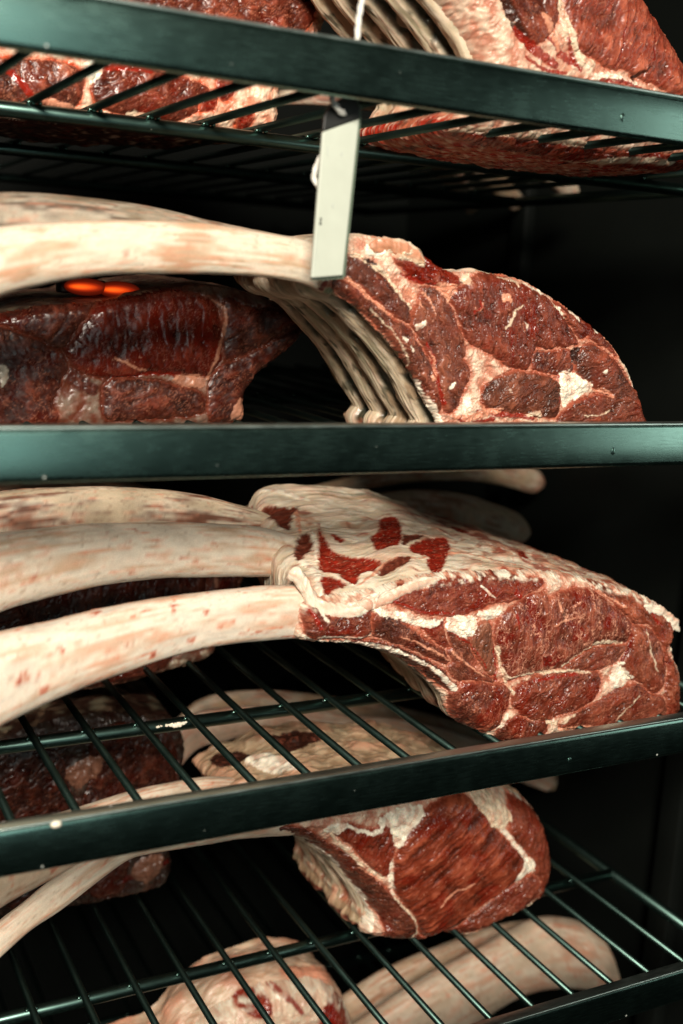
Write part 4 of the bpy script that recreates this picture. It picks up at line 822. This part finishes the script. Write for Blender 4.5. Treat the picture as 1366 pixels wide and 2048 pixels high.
# ================================================================== rack in the back row, third shelf
YG = 1.04
C2 = empty('rib_rack', 'dark beef joint behind three pale bones, brown rib tips curving under the second lip', 'meat', (.3, YG, RIMZ[2]-BZ+.003), GRP_B)
C2out = [(-60,1080), (60,1050), (200,1036), (340,1040), (440,1070), (486,1110), (490,1160), (470,1210), (440,1260), (430,1310), (390,1330), (340,1345), (220,1378), (100,1386), (-40,1390), (-80,1240)]
C2m = [dict(name='ribeye_muscle', poly=[(60,1120),(200,1080),(340,1090),(410,1130),(400,1200),(340,1260),(220,1290),(100,1270),(40,1200)], dir=80, col=C3(0.108,0.022,0.012), red=.5, dome=.004, marble=.25), dict(poly=[(-60,1180),(30,1210),(90,1280),(220,1300),(330,1280),(330,1330),(220,1365),(0,1375),(-60,1300)], dir=10, col=C3(0.130,0.028,0.015), red=.6, dome=.003), dict(poly=[(420,1120),(470,1120),(470,1190),(420,1250),(380,1300),(360,1270),(410,1200)], dir=60, col=C3(0.097,0.024,0.013), dome=.002)]
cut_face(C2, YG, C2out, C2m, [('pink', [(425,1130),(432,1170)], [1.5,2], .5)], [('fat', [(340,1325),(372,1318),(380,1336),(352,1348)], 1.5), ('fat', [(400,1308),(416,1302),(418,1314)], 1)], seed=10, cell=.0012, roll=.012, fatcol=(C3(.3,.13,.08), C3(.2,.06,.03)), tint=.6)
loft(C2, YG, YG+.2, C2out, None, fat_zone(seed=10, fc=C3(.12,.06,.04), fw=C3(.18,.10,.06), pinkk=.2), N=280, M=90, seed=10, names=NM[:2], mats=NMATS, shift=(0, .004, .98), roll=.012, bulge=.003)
bone(C2, [(420,1085),(520,1030),(620,1000),(766,985),(825,979),(914,985),(985,1006),(1032,1024),(1062,1050)], [(420,1140),(520,1080),(620,1050),(766,1040),(850,1044),(914,1056),(985,1076),(1030,1090),(1060,1078)], YG+.06, YG+.12, .55, 14, base=C3(.52,.38,.25), stain=C3(.30,.15,.09), stain_k=.8, red=.3, NL=200, NA=36, capr=.02)
bone(C2, [(420,1060),(520,1000),(620,974),(720,950),(820,930),(920,918),(1010,925),(1070,938),(1092,958)], [(420,1090),(520,1030),(620,1002),(720,980),(820,965),(920,960),(1000,970),(1060,986),(1086,980)], YG+.14, YG+.22, .55, 15, base=C3(.48,.34,.21), stain=C3(.30,.15,.09), stain_k=.8, red=.2, NL=200, NA=36, capr=.02)

# ================================================================== rack in the back row, fourth shelf
YH = 1.04
D2 = empty('rib_rack', 'shaded beef joint behind the two bones of the reddish rack, seen through the bars', 'meat', (.3, YH, RIMZ[3]-BZ+.003), GRP_B)
D2out = [(-60,1520), (40,1470), (140,1440), (260,1430), (350,1450), (372,1500), (362,1570), (345,1640), (340,1700), (346,1740), (330,1776), (280,1792), (240,1800), (180,1815), (60,1830), (-60,1835), (-80,1660)]
D2m = [dict(name='ribeye_muscle', poly=[(190,1470),(280,1450),(340,1480),(350,1560),(330,1640),(240,1660),(170,1620),(190,1550)], dir=80, col=C3(0.086,0.020,0.012), red=.4, dome=.003), dict(poly=[(-60,1540),(60,1500),(120,1520),(140,1600),(200,1680),(180,1780),(0,1810),(-60,1700)], dir=30, col=C3(0.076,0.018,0.011), red=.4, dome=.003), dict(poly=[(200,1700),(260,1690),(250,1740),(240,1785),(190,1790),(180,1740)], dir=20, col=C3(0.162,0.032,0.017), red=.6, dome=.003)]
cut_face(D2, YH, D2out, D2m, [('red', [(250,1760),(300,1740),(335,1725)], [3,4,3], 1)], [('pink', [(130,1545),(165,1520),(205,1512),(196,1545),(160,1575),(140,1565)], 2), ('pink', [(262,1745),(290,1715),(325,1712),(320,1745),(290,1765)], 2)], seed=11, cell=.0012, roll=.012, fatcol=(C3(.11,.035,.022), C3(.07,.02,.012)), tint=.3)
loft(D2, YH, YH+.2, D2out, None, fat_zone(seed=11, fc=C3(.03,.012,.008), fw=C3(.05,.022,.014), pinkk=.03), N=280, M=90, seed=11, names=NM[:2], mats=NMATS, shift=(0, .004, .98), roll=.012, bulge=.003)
bone(D2, [(330,1500),(368,1440),(450,1415),(560,1412),(696,1430),(785,1436),(869,1452),(952,1477),(1030,1510),(1110,1546)], [(340,1560),(390,1500),(450,1480),(560,1462),(696,1466),(785,1474),(869,1497),(952,1530),(1030,1560),(1100,1586)], YH+.03, YH+.09, .55, 16, base=C3(.60,.42,.30), stain=C3(.45,.2,.12), stain_k=.5, red=.3, NL=200, NA=36)
bone(D2, [(330,1470),(400,1400),(520,1380),(680,1395),(850,1425),(1000,1480),(1150,1560)], [(330,1510),(400,1440),(520,1420),(680,1435),(850,1470),(1000,1530),(1140,1600)], YH+.10, YH+.16, .55, 17, base=TAN, NL=140, NA=28)

# ================================================================== rack under the fourth shelf
YI = .96
Eo = empty('rib_rack', 'pale fatty beef rack below the fourth shelf, two wide cream bones pointing right', 'meat', (.4, YI, RIMZ[4]-BZ+.003), GRP_B)
Eout = [(350,2140), (400,2080), (462,2030), (530,1998), (600,1980), (660,1985), (700,2020), (720,2070), (735,2130), (740,2220), (700,2290), (560,2310), (380,2310), (270,2290), (250,2190)]
Em = [dict(name='ribeye_muscle', poly=[(636,2060),(650,2015),(682,2005),(696,2030),(700,2100),(660,2130)], dir=50, col=C3(0.259,0.016,0.008), red=.9, dome=.002, marble=.1), dict(poly=[(470,2000),(500,1985),(540,2010),(530,2030),(490,2025)], dir=10, col=C3(0.324,0.040,0.020), red=.9, dome=-.001)]
cut_face(Eo, YI, Eout, Em, [('red', [(545,1985),(580,2000),(600,2020)], [2,3,2], 0)], [], seed=12, cell=.0010, roll=.03, bulge=.01, edgefat=.014, fatcol=(FAT, C3(.55,.28,.19)))
loft(Eo, YI, YI+.075, Eout, None, fat_zone(seed=12, fc=C3(.56,.34,.22), fw=C3(.70,.52,.38), pinkk=.9, lump=1.7), N=300, M=100, seed=12, names=NM[:2], mats=NMATS, blobs=[('red', [(462,1992),(490,1972),(520,1985),(535,2010),(500,2020),(475,2012)], -1.5), ('wet', [(636,2060),(650,2012),(680,2005),(694,2030),(690,2062),(660,2075)], -1), ('red', [(590,1960),(612,1952),(630,1968),(606,1978)], -1), ('pink', [(560,1940),(620,1936),(660,1950),(640,1985),(590,1990)], .8)], shift=(0, .004, .98), roll=.03, bulge=.004)
bone(Eo, [(660,2090),(739,2034),(849,1961),(959,1902),(1032,1862),(1090,1838),(1160,1845),(1205,1872)], [(690,2200),(780,2140),(870,2085),(944,2041),(1032,1990),(1105,1972),(1193,1976),(1238,1968)], YI+.02, YI+.02, .5, 18, base=C3(.56,.43,.31), stain=C3(.45,.23,.14), stain_k=.55, red=.45)
bone(Eo, [(660,2010),(700,1985),(760,1945),(812,1921),(922,1876),(1000,1850),(1080,1840)], [(660,2070),(720,2050),(780,2010),(849,1966),(940,1920),(1010,1895),(1080,1880)], YI+.09, YI+.09, .5, 19, base=C3(.50,.36,.24), stain=C3(.36,.18,.1), stain_k=.7, red=.3)

# ------------------------------------------------------------------ hanging tag
def tag_pt(px, py, y): 
    q = onY([(px, py)], y)[0]; return np.array([q[0], y, q[1]])
YT = .716
TL, TR, BR, BL = (650, 222), (717, 196), (684, 551), (623, 556)
TG = empty('price_tag', 'long white plastic tag with black top hanging on a string from the top shelf lip', 'tag', tuple(tag_pt(690, 225, YT)))
def sheet(name, pix, y, th, mat, parent, bev=.0008):
    import bmesh
    bm = bmesh.new(); W = Vector(WORLD_LOC(parent))
    f = [bm.verts.new(Vector(tag_pt(p[0], p[1], y))-W) for p in pix]; b = [bm.verts.new(v.co+Vector((0, th, 0))) for v in f]
    n = len(f); bm.faces.new(f); bm.faces.new(b[::-1])
    for i in range(n): bm.faces.new((f[i], b[i], b[(i+1) % n], f[(i+1) % n]))
    bmesh.ops.recalc_face_normals(bm, faces=bm.faces[:])
    if bev: bmesh.ops.bevel(bm, geom=[e for e in bm.edges], offset=bev, segments=2, profile=.5, affect='EDGES')
    me = bpy.data.meshes.new(name); bm.to_mesh(me); bm.free(); me.materials.append(mat)
    return link(bpy.data.objects.new(name, me), parent)
sheet('tag_backing', [(648.5, 232), (664, 207), (692, 193), (713.5, 198), (722.5, 214), (722.5, 238), (690.5, 551), (687, 557.5), (624, 560.5), (622, 557)], YT+.0034, .0012, M_TAGB, TG, 0)
pl = sheet('tag_plate', [(646, 264), (719, 238), (686, 551), (623, 556)], YT, .0032, M_TAG, TG)
sheet('tag_dark_top', [(646, 262.5), (649, 232), (662, 208), (690, 194), (712, 199), (720, 214), (719, 236.5)], YT, .0032, M_BLACK, TG)  # near-black upper piece of the tag, lower edge on a slant
sheet('printed_mark', [(640,436),(644,435),(643,440),(642,443),(644,449),(639,450),(640,444),(641,440)], YT-.0004, .0004, M_INK, TG, 0)
V = []; 
fm = []
for k in range(11):
    yy = 466+k*7.6; xx = 638.5-(yy-440)*.115
    fm.append([(xx, yy), (xx+1.6, yy), (xx+1.5, yy+2.6+(k % 3)), (xx-.1, yy+2.6+(k % 3))])
import bmesh
bm = bmesh.new(); W = Vector(WORLD_LOC(TG))
for q in fm+[[(654,292),(657,292),(656,312),(653,312)], [(682,305),(686,304),(685,312),(681,312)], [(664,408),(668,408),(667,416),(664,416)]]:
    vs = [Vector(tag_pt(a, b_, YT-.0003))-W for a, b_ in q]
    f = [bm.verts.new(v) for v in vs]; b_ = [bm.verts.new(v+Vector((0, .0003, 0))) for v in vs]
    bm.faces.new(f[::-1]); 
    for i in range(4): bm.faces.new((f[i], f[(i+1) % 4], b_[(i+1) % 4], b_[i]))
me = bpy.data.meshes.new('faded_print'); bm.to_mesh(me); bm.free(); me.materials.append(M_FAINT); link(bpy.data.objects.new('faded_print', me), TG)['kind'] = 'stuff'
def cord(name, pts, r, parent):
    P = smooth(np.array(pts), 10, False); n = len(P); T = np.gradient(P, axis=0); T /= np.linalg.norm(T, axis=1, keepdims=True)
    A_ = np.cross(T, np.array([0, 1, .2])); A_ /= np.linalg.norm(A_, axis=1, keepdims=True); Bv = np.cross(T, A_)
    L = np.concatenate([[0], np.cumsum(np.linalg.norm(P[1:]-P[:-1], axis=1))])
    th = np.linspace(0, 2*np.pi, 18, endpoint=False)
    V = []
    for i in range(n):
        rr = r*(1+.16*np.cos(3*th+L[i]/r*1.6)); V.append(P[i]+np.outer(rr*np.cos(th), A_[i])+np.outer(rr*np.sin(th), Bv[i]))
    return np_mesh(name, np.vstack(V), grid_quads(n, 18, True), M_STRING, parent, None, True, [list(range(17, -1, -1)), list(range((n-1)*18, n*18))])
SG = empty('string', 'white cotton string looped over the top shelf lip and through the white tag', 'string', tuple(tag_pt(700, 120, .706)))
cord('upper_strand', [tag_pt(735,-60,.712), tag_pt(724,0,.710), tag_pt(717,40,.709), tag_pt(714,80,.708), tag_pt(706,120,.708), tag_pt(684,150,.708), tag_pt(664,178,.709), tag_pt(664,196,.709), tag_pt(671,211,.7095), tag_pt(680,222,.7105), tag_pt(686,225,.7125), tag_pt(687,229,.7175), tag_pt(684,238,.723)], .0019, SG)
cord('loose_strand', [tag_pt(690,270,.724), tag_pt(660,300,.726), tag_pt(642,314,.728), tag_pt(632,335,.729), tag_pt(628,352,.729), tag_pt(632,366,.728), tag_pt(640,376,.727)], .0018, SG)

# scraps of fat stuck to the steel
for nm_, lab_, pts_, z_, y_ in (
    ('fat_scrap', 'small white fat scrap stuck on the front cross rail of the third shelf', [(316,1454,.0014),(322,1452,.0010),(334,1451,.0016),(343,1450,.0022),(351,1451,.0030),(358,1449,.0028),(366,1447,.0020),(371,1445,.0014)], None, .9065),
    ('fat_scrap', 'tiny white fat drop on the third front lip, near its left end', [(112,1649,.0030),(114,1646,.0024)], None, .6895)):
    o = empty(nm_, lab_, 'fat scrap', tuple(tag_pt(pts_[0][0], pts_[0][1], y_)), 'scraps of fat stuck to the shelves')
    VV = []; QQ = []; n0 = 0
    for a_, b_, r_ in pts_:
        V, Q = sphere_pts(tag_pt(a_, b_, y_), r_, 10, 8, (1.3, .6, .8)); V = V+.0007*np.stack([noise(V[:, 0]*900, V[:, 2]*900), noise(V[:, 1]*900+5, V[:, 2]*900), noise(V[:, 0]*900+9, V[:, 1]*900)], -1)
        VV.append(V); QQ.append(Q+n0); n0 += len(V)
    q_ = np_mesh('lump', np.vstack(VV), np.vstack(QQ), M_FAT, o, np.tile(FATW, (n0, 1))); q_['kind'] = 'stuff'

# ------------------------------------------------------------------ two added glow spots imitating amber light through thin meat
YL = .968
for k, (px, py) in enumerate([(172, 574), (238, 580)]):
    p = onY([(px, py)], YL)[0]
    V, Q = sphere_pts((p[0], YL, p[1]), .0125, 30, 22, (1.5, .8, .60))
    o = empty('amber_glow_spot', ['small added amber glow behind the dark joint, left one of two', 'small added amber glow behind the dark joint, the right and brighter one of two'][k], 'light', (p[0], YL, p[1]), 'added amber glow spots at the back')
    np_mesh('lens', V, Q, M_AMBER, o)  # added glowing shape, no lamp stands here
    box_mesh('glow_backing', (p[0]-.02, YL+.009, p[1]-.006), (p[0]+.02, YL+.025, p[1]+.006), M_BLACK, o, .002)
